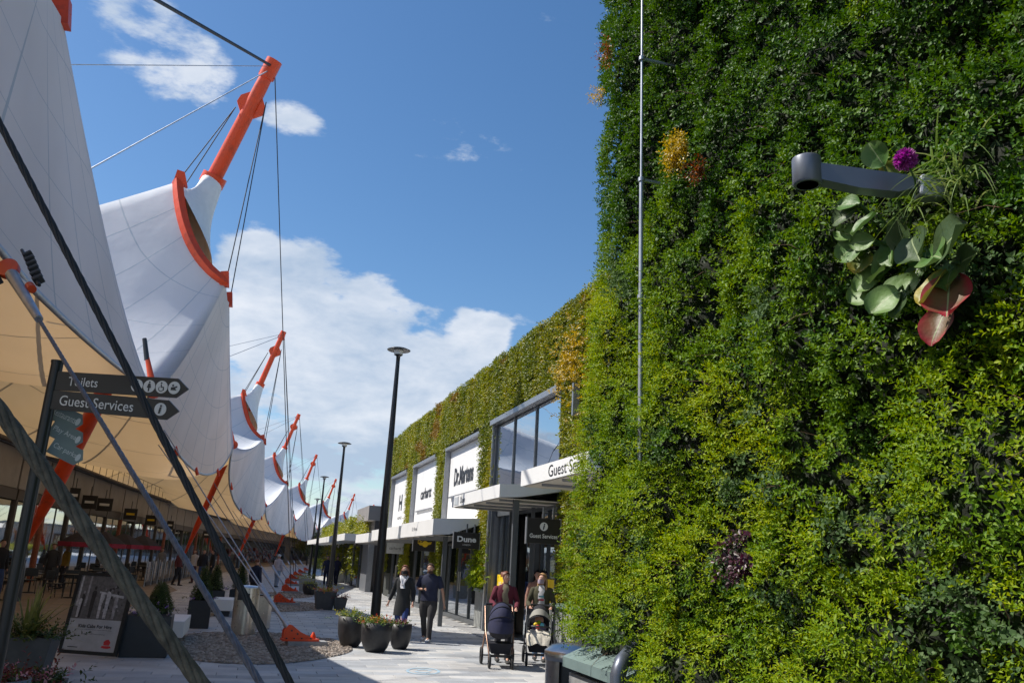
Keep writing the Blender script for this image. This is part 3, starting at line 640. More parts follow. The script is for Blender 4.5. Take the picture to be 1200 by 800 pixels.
M['petal'] = leafmat('petals_purple', [(.20, .02, .16), (.36, .05, .30), (.50, .12, .40)], 30, .3, .5, .8)
rg = np.random.default_rng(8); q_ = nrm(rg.normal(size=(260, 3))); leaves_mesh('flower_head', q_ * .018, q_ + rg.normal(scale=.25, size=(260, 3)), nrm(rg.normal(size=(260, 3))), .034, .016, M['petal'], fl)
b = MB(); p = aty(1061, 187, 3.08); b.tube([p, p + UP * -.08 + NR * .04, wallpt(1075, 235)], .004, 6); b.build('stem', M['leaf_pale'], fl, world=True)
# grass tuft
gt = thing('grass_tuft', 'arching pale grass blades at the right edge beside the wall lamp', 'grass tuft', wallpt(1145, 220)); M['blade'] = leafmat('grass_blades', [(.10, .17, .04), (.20, .28, .09), (.30, .34, .14)], 8, .3, .35, .8)
rt = random.Random(12); b = MB()
def blade(b, p, dv, ln, wd, droop, rt, seg=7):
    sdv = dv.cross(UP).normalized(); rows = []
    for i in range(seg + 1):
        u = i / seg; q = p + dv * ln * u - UP * droop * ln * u * u; ww = wd * (1 - u ** 2) * .5 + .0004
        rows.append([q - sdv * ww, q + sdv * ww])
    b.grid(rows)
for k in range(58):
    c = gt.location + T * rt.gauss(0, .07) + UP * rt.gauss(0, .08) - NR * .12
    dv = (-NR * rt.uniform(.3, 1) + T * rt.uniform(-1.1, 1.1) + UP * rt.uniform(-.1, 1.2)).normalized(); blade(b, c, dv, rt.uniform(.16, .36), .008, rt.uniform(.4, 1.1), rt)
b.build('blade', M['blade'], gt, world=True, kind='stuff')

# planter trough at the foot of the living wall
pl = thing('planter_trough', 'pale green capped concrete planter under the near green wall', 'planter', S(3, 2.4, 0))
WP = 2.48
# wall base: body panels and cap stones with joints
for k, (s0, s1) in enumerate(((5.42, 6.62), (3.2, 4.95), (1.2, 3.18), (-.6, 1.18))):
    b = MB(); b.box(S((s0 + s1) / 2, WP + .30, .50), (.50, s1 - s0 - .04, 1.0), ax=(NR, T, UP), bev=.006); b.build('body_panel', M['concrete'], pl, world=True)
    b = MB(); b.box(S((s0 + s1) / 2, WP + .32, 1.02), (.40, s1 - s0 - .06, .05), ax=(NR, T, UP)); b.build('shadow_gap', M['dark_metal'], pl, world=True)
    n_ = max(1, round((s1 - s0) / .62)); l_ = (s1 - s0) / n_
    for j in range(n_):
        sc_ = s0 + l_ * (j + .5); hl = l_ / 2 - .003
        prf = [(0.0, 1.04), (0.0, 1.115), (.20, 1.20), (.42, 1.20), (.42, 1.04)]
        va = [S(sc_ - hl, WP + x_, z_) for x_, z_ in prf]; vb = [S(sc_ + hl, WP + x_, z_) for x_, z_ in prf]
        b = MB(); b.add(va + vb, [(0, 1, 2, 3, 4), (9, 8, 7, 6, 5)] + [(i, i + 5, (i + 1) % 5 + 5, (i + 1) % 5) for i in range(5)]); b.build('cap_stone', M['capgreen'], pl, world=True)
# bent handrail in the gap
hr = thing('handrail', 'dark grey bent tubular handrail in the gap between the planter troughs', 'handrail', aty(723, 790, 5.75) * 1.0)
hr.location.z = 0
b = MB(); p1 = aty(724, 792, 5.75); p0 = Vector((p1.x, p1.y, 0)); p2 = aty(729, 775, 5.78); p3 = aty(752, 748, 6.1)
b.tube([p0, p1, p1.lerp(p2, .4) + UP * .01, p2, p3], .052, 14); b.build('rail', mat('rail_grey', (.12, .135, .17), .35, .5), hr, world=True)
# steel litter bins
def litter_bin(name, label, c, r, h, hooded):
    t = thing(name, label, 'litter bin', c); 
    if hooded:
        b = MB(); b.lathe([(r, .02), (r, h * .58)], seg=32); b.build('body', M['steel'], t)
        for a0_, a1_ in ((R(-55), R(55)), (R(125), R(235))):
            b = MB(); K = 10; b.grid([[Vector((math.cos(a0_ + (a1_ - a0_) * k / K) * r * .999, math.sin(a0_ + (a1_ - a0_) * k / K) * r * .999, zz_)) for k in range(K + 1)] for zz_ in (h * .58, h * .86)]); b.build('pillar', M['steel'], t)
        b = MB(); b.lathe([(r * .9, .1), (r * .9, h * .86)], seg=24); b.build('liner', M['dark_metal'], t)
        b = MB(); b.lathe([(r + .004, h * .86), (r + .012, h * .87), (r + .012, h * .93), (r, h * .94), (r * .8, h * .975), (r * .4, h * .998), (.001, h)], seg=36); b.build('lid', M['steel'], t)
        b = MB(); b.lathe([(r + .002, 0), (r + .002, .03)], seg=32); b.build('base', M['dark_metal'], t)
    else:
        b = MB(); b.lathe([(r, 0), (r, h)], seg=32); b.build('body', M['steel'], t)
        b = MB(); b.lathe([(r + .01, h), (r + .01, h + .02), (r * .75, h + .035), (.001, h + .04)], seg=32); b.build('lid', mat('bin_lid', (.6, .66, .74), .3, .6), t)
    return t
litter_bin('litter_bin', 'round stainless steel litter bin with domed lid beside the planter', S(7.75, 3.02, 0), .27, 1.12, True)
litter_bin('litter_bin', 'lower flat topped steel bin in front of the domed one', S(7.2, 2.70, 0), .14, .78, False)

# ================================================================== RETAIL BUILDING with planted facade (right, middle distance)
FW = 6.42; TOPZ = 7.75
retail = thing('retail_building', 'long shop building with green planted upper facade, white panels and white canopies', 'building', S(30, FW + 3, 0))
def rb(name, mb, mt, **k): return mb.build(name, mt, retail, world=True, **k)
def fbox(s0, s1, w0, w1, z0, z1): return MB().box(S((s0 + s1) / 2, (w0 + w1) / 2, (z0 + z1) / 2), (abs(w1 - w0), s1 - s0, z1 - z0), ax=(NR, T, UP))
rb('wall', fbox(12.5, 43.6, FW + .9, FW + 9, 0, TOPZ - .1), M['wallpanel'])
rb('roof', fbox(12.4, 43.7, FW + .15, FW + 9.1, TOPZ - .1, TOPZ - .02), M['frame'])
# bays: (s0, s1, kind)
BAYS = [(17.6, 23.2, 'glass'), (24.5, 29.3, 'panel'), (31.1, 35.8, 'panel'), (37.5, 41.8, 'panel')]
STRIPS = [(12.5, 17.5), (23.2, 24.5), (29.3, 31.1), (35.8, 37.5), (41.8, 43.6)]
rb('wall', fbox(12.5, 43.6, FW + .12, FW + .9, 5.80, TOPZ - .1), M['wallpanel'])
for s0, s1 in STRIPS: rb('pier', fbox(s0 + .02, s1 - .02, FW + .12, FW + .9, 0, 5.795), M['wallpanel'])
def ztop(s): return 5.85 - max(0, s - 20) * .018
def bay_upper_panel(s0, s1):
    zt = 5.72; zb = 3.0
    rb('sign_panel', fbox(s0 + .12, s1 - .12, FW - .02, FW + .34, zb, zt - .12), M['white'])
    for a, bb, z0, z1, w0, w1 in ((s0, s0 + .06, zb, zt, FW - .04, FW + .42), (s1 - .10, s1, zb, zt, FW - .20, FW + .42), (s0, s1, zt - .10, zt, FW - .22, FW + .44)):
        rb('panel_frame', fbox(a, bb, w0, w1, z0, z1 + (0.003 if z1 == zt and bb - a > 1 else 0)), M['frame_light'])
for s0, s1, kd in BAYS[1:]: bay_upper_panel(s0, s1)
# large glazed bay from roofband down to the entrance
s0, s1, _ = BAYS[0]
for z0, z1, nm in ((3.62, 5.66, 'up'), (0.12, 3.1, 'low')):
    ed = [s0 + .12, s0 + 1.85, s0 + 3.7, s1 - .12]
    for k in range(3):
        if nm == 'low' and k == 1: continue
        rb('window_pane', fbox(ed[k] + .03, ed[k + 1] - .03, FW + (-.02 if nm == 'up' else .20), FW + (-.005 if nm == 'up' else .215), z0, z1), M['glassup'] if nm == 'up' else M['glass'])
for a in (s0 + .03, s0 + 1.85, s0 + 3.7, s1 - .09): rb('mullion', fbox(a - .022, a + .022, FW - .06, FW + .03, 0.0, 5.70), M['frame'])
rb('window_frame', fbox(s0 - .05, s1 + .05, FW - .22, FW + .3, 5.70, 5.84), M['frame_light'])
rb('window_frame', fbox(s1 - .02, s1 + .08, FW - .13, FW + .3, 0, 5.697), M['frame_light'])
rb('transom', fbox(s0, s1, FW + .1, FW + .262, 3.1, 3.6), M['frame'])
rb('window_frame', fbox(s0 - 1.5, s0 - 1.42, FW - .34, FW - .2, 4.9, 5.6), M['frame_light'])
# interior seen through the entrance
rb('interior_wall', fbox(s0, s1, FW + .86, FW + .89, 0, 3.1), M['dark_in'])
rb('interior_wall', fbox(s0 + 1.6, s0 + 3.0, FW + .80, FW + .84, 0, 2.9), M['teal'])
rb('door_frame', fbox(s0 + 1.9, s0 + 1.98, FW + .08, FW + .2, 0, 2.9), M['frame'])
rb('door', fbox(s0 + 1.99, s0 + 2.6, FW + .1, FW + .12, 0.05, 2.6), M['glass'])
for a, b_ in ((s0 + .15, s0 + 1.8), (s0 + 3.75, s1 - .15)):
    o = rb('window_vinyl', fbox(a, b_, FW + .185, FW + .19, .98, 1.52), M['yellow']); o['label'] = 'yellow printed band across the glass'
    c = S((a + b_) / 2, FW + .18, 1.27); text('WE ARE HIRING', o, c, -T, UP, .13, M['letter'], width=1.25)
# text helpers on the facade (faces the street): right axis runs away from the camera to near, i.e. -T
c = S(27.0, FW - .03, 4.62); o = text('Dr.Martens', retail, c, -T, UP, .62, M['ink'], bold=.035, width=2.7)
rb('ledge', fbox(24.9, 28.7, FW - .12, FW - .021, 3.92, 3.97), M['frame_light'])
text('carhartt', retail, S(33.35, FW - .03, 4.42), -T, UP, .45, M['ink'], bold=.02, width=2.2)
rb('ledge', fbox(31.9, 35.1, FW - .1, FW - .021, 3.72, 3.76), M['frame_light'])
text('H', retail, S(39.5, FW - .03, 4.35), -T, UP, .75, M['ink'], bold=.03, width=.85); text('HANDMADE', retail, S(39.5, FW - .03, 3.65), -T, UP, .14, M['ink'], width=1.2)
# ground-floor shopfronts under the white panels
for s0, s1, kd in BAYS[1:]:
    rb('interior_wall', fbox(s0, s1, FW + .86, FW + .89, 0, 3.0), M['dark_in'])
    rb('shop_floor', fbox(s0, s1, FW + .3, FW + .85, 0.0, .03), M['floorin'])
    n_ = 3; st = (s1 - s0) / n_
    for k in range(n_):
        rb('window_pane', fbox(s0 + k * st + .05, s0 + (k + 1) * st - .05, FW + .20, FW + .215, .14, 2.32), M['glass'])
        rb('window_pane', fbox(s0 + k * st + .05, s0 + (k + 1) * st - .05, FW + .20, FW + .215, 2.42, 2.94), M['glass'])
    for k in range(n_ + 1): rb('mullion', fbox(s0 + k * st - .022 + (.05 if k == 0 else (-.05 if k == n_ else 0)), s0 + k * st + .025 + (.05 if k == 0 else (-.05 if k == n_ else 0)), FW + .15, FW + .25, 0, 2.98), M['frame'])
    rb('sill', fbox(s0, s1, FW + .08, FW + .3, 0.004, .12), M['frame'])
    rb('transom', fbox(s0, s1, FW + .12, FW + .262, 2.33, 2.41), M['frame'])
    b = MB(); b.tube([S(s0 + st * 1.45, FW + .04, .9), S(s0 + st * 1.45, FW + .04, 1.5)], .018, 8); b.tube([S(s0 + st * 1.6, FW + .04, .9), S(s0 + st * 1.6, FW + .04, 1.5)], .018, 8); rb('door_handle', b, M['steel'])
# canopies
def canopy(s0, s1, w0, zb, zt, txt=None, tx=None, tw=1.2, th=.2, slope=.10):
    t = MB(); pf = [(w0, zb), (w0, zt), (FW + .1, zt + slope), (FW + .1, zt + slope - .12), (w0 + .5, zb + .04)]
    va = [S(s0, x_, z_) for x_, z_ in pf]; vb = [S(s1, x_, z_) for x_, z_ in pf]; n = 5
    t.add(va + vb, [(0, 1, 2, 3, 4), (9, 8, 7, 6, 5)] + [(i, i + 5, (i + 1) % 5 + 5, (i + 1) % 5) for i in range(5)])
    o = rb('canopy', t, M['white'])
    o2 = fbox(s0 + .06, s1 - .06, w0 + .06, FW + .08, zb - .012, zb - .002).build('soffit', M['soffit'], o, world=True)
    k = s0 + .3
    while k < s1 - .2:
        fbox(k, k + .05, w0 + .1, FW + .05, zb - .06, zb - .014).build('rib', M['frame_light'], o, world=True); k += 1.1
    if txt: text(txt, o, S(tx, w0 - .002, (zb + zt) / 2), -T, UP, th, M['ink'], width=tw)
    for a in (s0 + .02, s1 - .02):
        MB().tube([S(a, w0 + .25, zb), S(a, w0 + .25, zb - .001)], .001, 3)
    return o
canopy(17.25, 21.8, 4.9, 3.18, 3.46, 'Dune', 20.6, .50, .15)
fbox(21.05, 21.5, 4.893, 4.898, 3.22, 3.42).build('sticker', M['signgrey'], retail, world=True)
canopy(12.2, 15.75, 4.9, 3.30, 3.60, 'Guest Services', 12.95, 2.3, .21)
canopy(24.1, 29.7, 4.9, 2.52, 2.98, 'Dr. Martens', 27.0, .9, .12)
canopy(30.2, 37.6, 4.9, 2.50, 2.94, 'carhartt', 33.5, .6, .1)
canopy(38.4, 43.4, 4.9, 2.46, 2.86)
# slim steel posts carrying the canopies
for s_, h_ in ((17.5, 3.2), (24.4, 2.52), (36.9, 2.5)):
    rb('canopy_post', fbox(s_ - .05, s_ + .05, 5.3, 5.42, 0, h_ - .002), M['frame'])
# planting on the facade
M['fleafA'] = leafmat('facade_leaves_yellow_green', [(.09, .13, .008), (.18, .22, .012), (.28, .28, .016), (.40, .31, .02)], 1.0, .3, .45, .6, .7)
M['fleafB'] = leafmat('facade_leaves_mixed', [(.045, .085, .008), (.10, .145, .012), (.17, .20, .015), (.26, .26, .02), (.25, .19, .02)], .8, .3, .45, .6, .7)
M['fleafC'] = leafmat('facade_leaves_ochre', [(.14, .09, .02), (.26, .20, .02), (.20, .11, .03), (.34, .27, .03)], 1.4, .3, .5, .6)
def fac_foliage(regions, dens, seed, name='foliage', parent=retail, ln=.20, ll=.085, lw=.045, cnt=7, depth=.13, wbase=FW, tops=True):
    rg = np.random.default_rng(seed); SSs, ZZs = [], []
    for s0, s1, z0, z1 in regions:
        n = int((s1 - s0) * (z1 - z0) * dens); SSs.append(rg.uniform(s0, s1, n)); ZZs.append(rg.uniform(z0, z1, n))
    s = np.concatenate(SSs); z = np.concatenate(ZZs)
    d = depth * np.clip(fbm(np.stack([s * 1.6, z * .9, s * 0], 1), seed, 3) - .25, 0, 1) * 1.5
    P = np.outer(s, np.array(T)) + np.outer(wbase - d, np.array(NR)) + np.outer(z, [0, 0, 1])
    D = -np.array(NR)[None] * .7 + np.array([[0, 0, -.1]]) + rg.normal(scale=.45, size=(len(s), 3))
    bs, ds, us, a1, a2 = sprigs(P, D, cnt, ln, ll, lw, rg, .5)
    k = fbm(np.stack([s * .9, z * .45, s * 0 + 3], 1), seed + 5, 3); k2 = fbm(np.stack([s * .5, z * 1.2, s * 0 + 13], 1), seed + 9, 2)
    kk = np.where(k + .12 * (z < 5) > .52, 0, 1); kk = np.where((k2 > .74) & (z > 5.2), 2, kk); kk = np.tile(kk, cnt)
    o = leaves_mesh(name, bs, ds, us, a1, a2, None, parent, kk, [M['fleafA'], M['fleafB'], M['fleafC']], off=wpos(parent)); o['kind'] = 'stuff'; return o
fac_foliage([(12.6, 43.6, 5.92, TOPZ + .02)] + [(s0, s1, 1.25 if s0 > 20 else 3.6, 5.95) for s0, s1 in STRIPS], 260, 41, ln=.14)
fac_foliage([(14.0, 17.4, .9, 3.7)], 230, 43, ln=.16)
# growing substrate
for a in [(12.5, 43.6, 5.86, TOPZ - .02)] + [(s0, s1, 1.1, 5.85) for s0, s1 in STRIPS]:
    rb('substrate', fbox(a[0], a[1], FW - .03, FW + .11, a[2], a[3]), M['substrate'])
tuft_o = thing('golden_shrub', 'golden yellow shrubs on the planted facade beside the big upper window', 'shrub', S(16.6, FW - .15, 6.15))
rg = np.random.default_rng(77); q_ = rg.normal(size=(260, 3)) * np.array([.55, .10, .42]); Pq = np.outer(q_[:, 0], np.array(T)) + np.outer(np.abs(q_[:, 1]), -np.array(NR)) + np.outer(q_[:, 2], [0, 0, 1])
bs, ds, us, a1, a2 = sprigs(Pq, -np.array(NR)[None] + rg.normal(scale=.5, size=(260, 3)), 8, .16, .07, .04, rg)
leaves_mesh('foliage', bs, ds, us, a1, a2, M['leaf_gold'], tuft_o)['kind'] = 'stuff'
# planter blocks at the foot of the facade strips
for k, (s_, w_, lab) in enumerate(((24.1, 6.62, 'tall grey ribbed planter block left of the entrance by the women'), (16.0, 6.05, 'grey planter block half hidden behind the domed litter bin'), (30.2, 6.65, 'grey planter block under the leafy strip between two shopfronts'))):
    t = thing('planter_block', lab, 'planter', S(s_, w_, 0)); b = MB(); b.box(S(s_, w_ + .3, .5), (.9, 1.5 if k != 2 else 1.0, 1.0), ax=(NR, T, UP), bev=.01); b.build('body', M['plantergrey'], t, world=True)
    b = MB(); b.box(S(s_, w_ + .3, 1.04), (.98, 1.58 if k != 2 else 1.08, .08), ax=(NR, T, UP), bev=.01); b.build('cap_stone', M['capgreen'], t, world=True)
    for j in range(9):
        b = MB(); b.box(S(s_ - .68 + j * .17, w_ - .155, .5), (.012, .02, .96), ax=(NR, T, UP)); 
        if k != 2: b.build('rib', M['plantergrey'], t, world=True)
tf = thing('hanging_foliage', 'bright green shrub spilling over the tall grey planter block by the entrance', 'shrub', S(24.0, 6.45, 1.12))
rg = np.random.default_rng(78); q_ = rg.normal(size=(420, 3)) * np.array([.42, .14, .5]); Pq = np.outer(q_[:, 0], np.array(T)) + np.outer(np.abs(q_[:, 1]), -np.array(NR)) + np.outer(np.abs(q_[:, 2]) + .05, [0, 0, 1])
bs, ds, us, a1, a2 = sprigs(Pq, -np.array(NR)[None] * .6 + rg.normal(scale=.6, size=(420, 3)), 9, .16, .07, .045, rg)
leaves_mesh('foliage', bs, ds, us, a1, a2, M['leaf_light'], tf)['kind'] = 'stuff'

# hanging (projecting) signs: boards that face down the street
def hanging_sign(label, px0, py0, px1, py1, Y, mt, texts, post=True, mark=None, wall_s=None):
    a = aty(px0, (py0 + py1) / 2, Y); bq = aty(px1, (py0 + py1) / 2, Y); h = abs(py1 - py0) / FPX * Y * 1.0
    right = NR.copy(); wd = (bq - a).length; c = (a + bq) / 2; c = Vector((c.x, c.y, (a.z + bq.z) / 2))
    t = thing('hanging_sign', label, 'sign', c, 'black and grey shop signs hanging under the canopies')
    b = MB(); b.box(c, (wd, .07, h), ax=(right, T, UP), bev=.006); b.build('board', mt, t, world=True)
    for k in (-1, 1): b = MB(); b.box(c + right * k * (wd / 2 + .008), (.02, .09, h + .03), ax=(right, T, UP)); b.build('edge_trim', M['frame_light'], t, world=True)
    b = MB(); b.box(c + UP * (h / 2 + .12), (.04, .04, .24), ax=(right, T, UP)); b.box(c + right * wd * .3 + UP * (h / 2 + .12), (.04, .04, .24), ax=(right, T, UP)); b.build('hanger', M['frame'], t, world=True)
    for (s_, dx, dy, hh, ww, mtx, bold) in texts: text(s_, t, c - T * .038 + right * dx * wd + UP * dy * h, right, UP, hh * h, mtx, bold=bold, width=ww * wd if ww else None)
    return t, c, wd, h, right
t, c, wd, h, rt_ = hanging_sign('black hanging sign with white information symbol above white words near the entrance', 616, 608, 657, 636, 17.5, M['signblack'], [('Guest Services', 0, -.20, .17, .84, M['letter'], .02)])
b = MB(); cc = c - T * .036 + UP * h * .18 + rt_ * -.0; b.prism([(math.cos(k * .2618) * h * .17, math.sin(k * .2618) * h * .17) for k in range(24)], rt_, UP, -T, cc, .006); b.build('symbol', M['letter'], t, world=True)
text('i', t, cc - T * .004, rt_, UP, h * .24, M['ink'], bold=.03, italic=.2)
hanging_sign('black hanging sign with bold white serif word by the leafy strip', 531, 624, 562, 642, 24.3, M['signblack'], [('Dune', 0, .08, .36, .74, M['letter'], .035), ('LONDON', 0, -.26, .08, .30, M['letter'], 0)])
t, c, wd, h, rt_ = hanging_sign('black hanging sign with yellow winged emblem', 484, 629, 510, 645, 30.15, M['signblack'], [('Dr', -.2, .15, .28, .2, M['yellow'], .02)])
b = MB(); b.prism([(math.cos(k * .3927) * h * .22, math.sin(k * .3927) * h * .22) for k in range(16)], rt_, UP, -T, c - T * .037 + rt_ * .03, .006); b.prism([(-.30 * wd, .05 * h), (.34 * wd, .16 * h), (.30 * wd, .0), (.05 * wd, -.12 * h), (-.2 * wd, -.1 * h)], rt_, UP, -T, c - T * .042, .004); b.build('emblem', M['yellow'], t, world=True)
hanging_sign('pale grey hanging sign with small dark word', 453, 636, 473, 648, 37, M['signgrey'], [('carhartt', 0, 0, .25, .7, M['ink'], 0)])
hanging_sign('pale grey hanging sign with one dark symbol beyond the tallest lamp post', 433, 638, 442, 648, 47, M['signgrey'], [('H', 0, 0, .5, .3, M['ink'], .03)])
t, c, wd, h, rt_ = hanging_sign('small white hanging sign with red square farthest down the street', 414, 644, 427, 651, 58, M['letter'], [])
b = MB(); b.box(c - T * .04, (h * .6, .01, h * .6), ax=(rt_, T, UP)); b.build('emblem', M['red'], t, world=True)

# ------------------------------------------------------------------ second shop building farther on the right
far = thing('shop_building', 'low far shop building with green top, white canopies and plant columns', 'building', S(62, FW + 4, 0))
def fb(name, mb, mt, **k): return mb.build(name, mt, far, world=True, **k)
fb('wall', fbox(46.5, 80, FW - .2, FW + 6, 0, 3.75), M['fasciadark'])
fb('roof_box', fbox(46.5, 52.0, FW - .6, FW + 5, 3.76, 4.55), M['fascia'])
fb('grey_cladding', fbox(45.9, 48.5, FW - .5, FW - .21, 0, 2.55), M['frame_light'])
for k in range(9):
    a = 49 + k * 3.4; fb('window_pane', fbox(a, a + 2.3, FW - .24, FW - .21, .1, 2.4), M['glass']); fb('mullion', fbox(a + 2.35, a + 2.5, FW - .3, FW - .2, 0, 2.5), M['frame'])
for a, b_ in ((46.2, 55), (56, 66), (67, 79)):
    fb('canopy', fbox(a, b_, FW - 1.8, FW - .2, 2.62, 2.98), M['white'])
fac_foliage([(48, 80, 3.0, 4.2)] + [(51.3 + k * 3.4, 51.9 + k * 3.4, .8, 2.6) for k in range(8)], 40, 55, parent=far, wbase=FW - .25, ln=.4, ll=.16, lw=.09)

# ================================================================== TENSILE TENTS (left)
def tentmat(name='tent_fabric'):
    m = bpy.data.materials.new(name); m.use_nodes = True; t = m.node_tree; t.nodes.clear()
    at = N(t, 'ShaderNodeAttribute', attribute_name='tentuv'); sp_ = N(t, 'ShaderNodeSeparateXYZ'); L(t, at.outputs['Vector'], sp_.inputs[0])
    def mt(op, a, b_=None, c_=None):
        n = N(t, 'ShaderNodeMath', operation=op)
        for i, v in enumerate((a, b_, c_)):
            if v is None: continue
            if isinstance(v, (int, float)): n.inputs[i].default_value = v
            else: L(t, v, n.inputs[i])
        return n.outputs[0]
    f1 = mt('FRACT', mt('MULTIPLY', sp_.outputs[0], 20)); l1 = mt('LESS_THAN', mt('ABSOLUTE', mt('SUBTRACT', f1, .5)), .016)
    f2 = mt('FRACT', mt('MULTIPLY', sp_.outputs[1], 5.0)); l2 = mt('LESS_THAN', mt('ABSOLUTE', mt('SUBTRACT', f2, .5)), .007)
    seam = mt('MAXIMUM', l1, l2)
    geo = N(t, 'ShaderNodeNewGeometry'); nz = N(t, 'ShaderNodeTexNoise'); nz.inputs['Scale'].default_value = .35; nz.inputs['Detail'].default_value = 7; L(t, geo.outputs['Position'], nz.inputs['Vector'])
    k = N(t, 'ShaderNodeMapRange'); L(t, nz.outputs[0], k.inputs[0]); k.inputs[1].default_value = .3; k.inputs[2].default_value = .7; k.inputs[3].default_value = .90; k.inputs[4].default_value = 1.04
    sc_ = mt('MULTIPLY', k.outputs[0], mt('SUBTRACT', 1.0, mt('MULTIPLY', seam, .16)))
    v1 = N(t, 'ShaderNodeVectorMath', operation='SCALE'); v1.inputs[0].default_value = (.80, .83, .87); L(t, sc_, v1.inputs['Scale'])
    sc2 = mt('MULTIPLY', k.outputs[0], mt('SUBTRACT', 1.0, mt('MULTIPLY', seam, .8)))
    v2 = N(t, 'ShaderNodeVectorMath', operation='SCALE'); v2.inputs[0].default_value = (.80, .49, .20); L(t, sc2, v2.inputs['Scale'])
    d = N(t, 'ShaderNodeBsdfDiffuse'); L(t, v1.outputs[0], d.inputs[0]); tr = N(t, 'ShaderNodeBsdfTranslucent'); L(t, v2.outputs[0], tr.inputs[0])
    ms = N(t, 'ShaderNodeMixShader'); ms.inputs[0].default_value = .24; L(t, d.outputs[0], ms.inputs[1]); L(t, tr.outputs[0], ms.inputs[2])
    bp = N(t, 'ShaderNodeBump'); bp.inputs['Strength'].default_value = .5; bp.inputs['Distance'].default_value = .08; n3_ = N(t, 'ShaderNodeTexNoise'); n3_.inputs['Scale'].default_value = .9; n3_.inputs['Detail'].default_value = 5; L(t, geo.outputs['Position'], n3_.inputs['Vector']); L(t, mt('ADD', n3_.outputs[0], mt('MULTIPLY', seam, .25)), bp.inputs['Height']); L(t, bp.outputs[0], d.inputs['Normal'])
    o = N(t, 'ShaderNodeOutputMaterial'); L(t, ms.outputs[0], o.inputs[0]); return m
M['tent'] = tentmat()
M['flap'] = mat('flap_fabric', (.42, .34, .24), .7, var=.1)
M['sleeve'] = mat('sleeve_fabric', (.78, .78, .77), .7, var=.04)

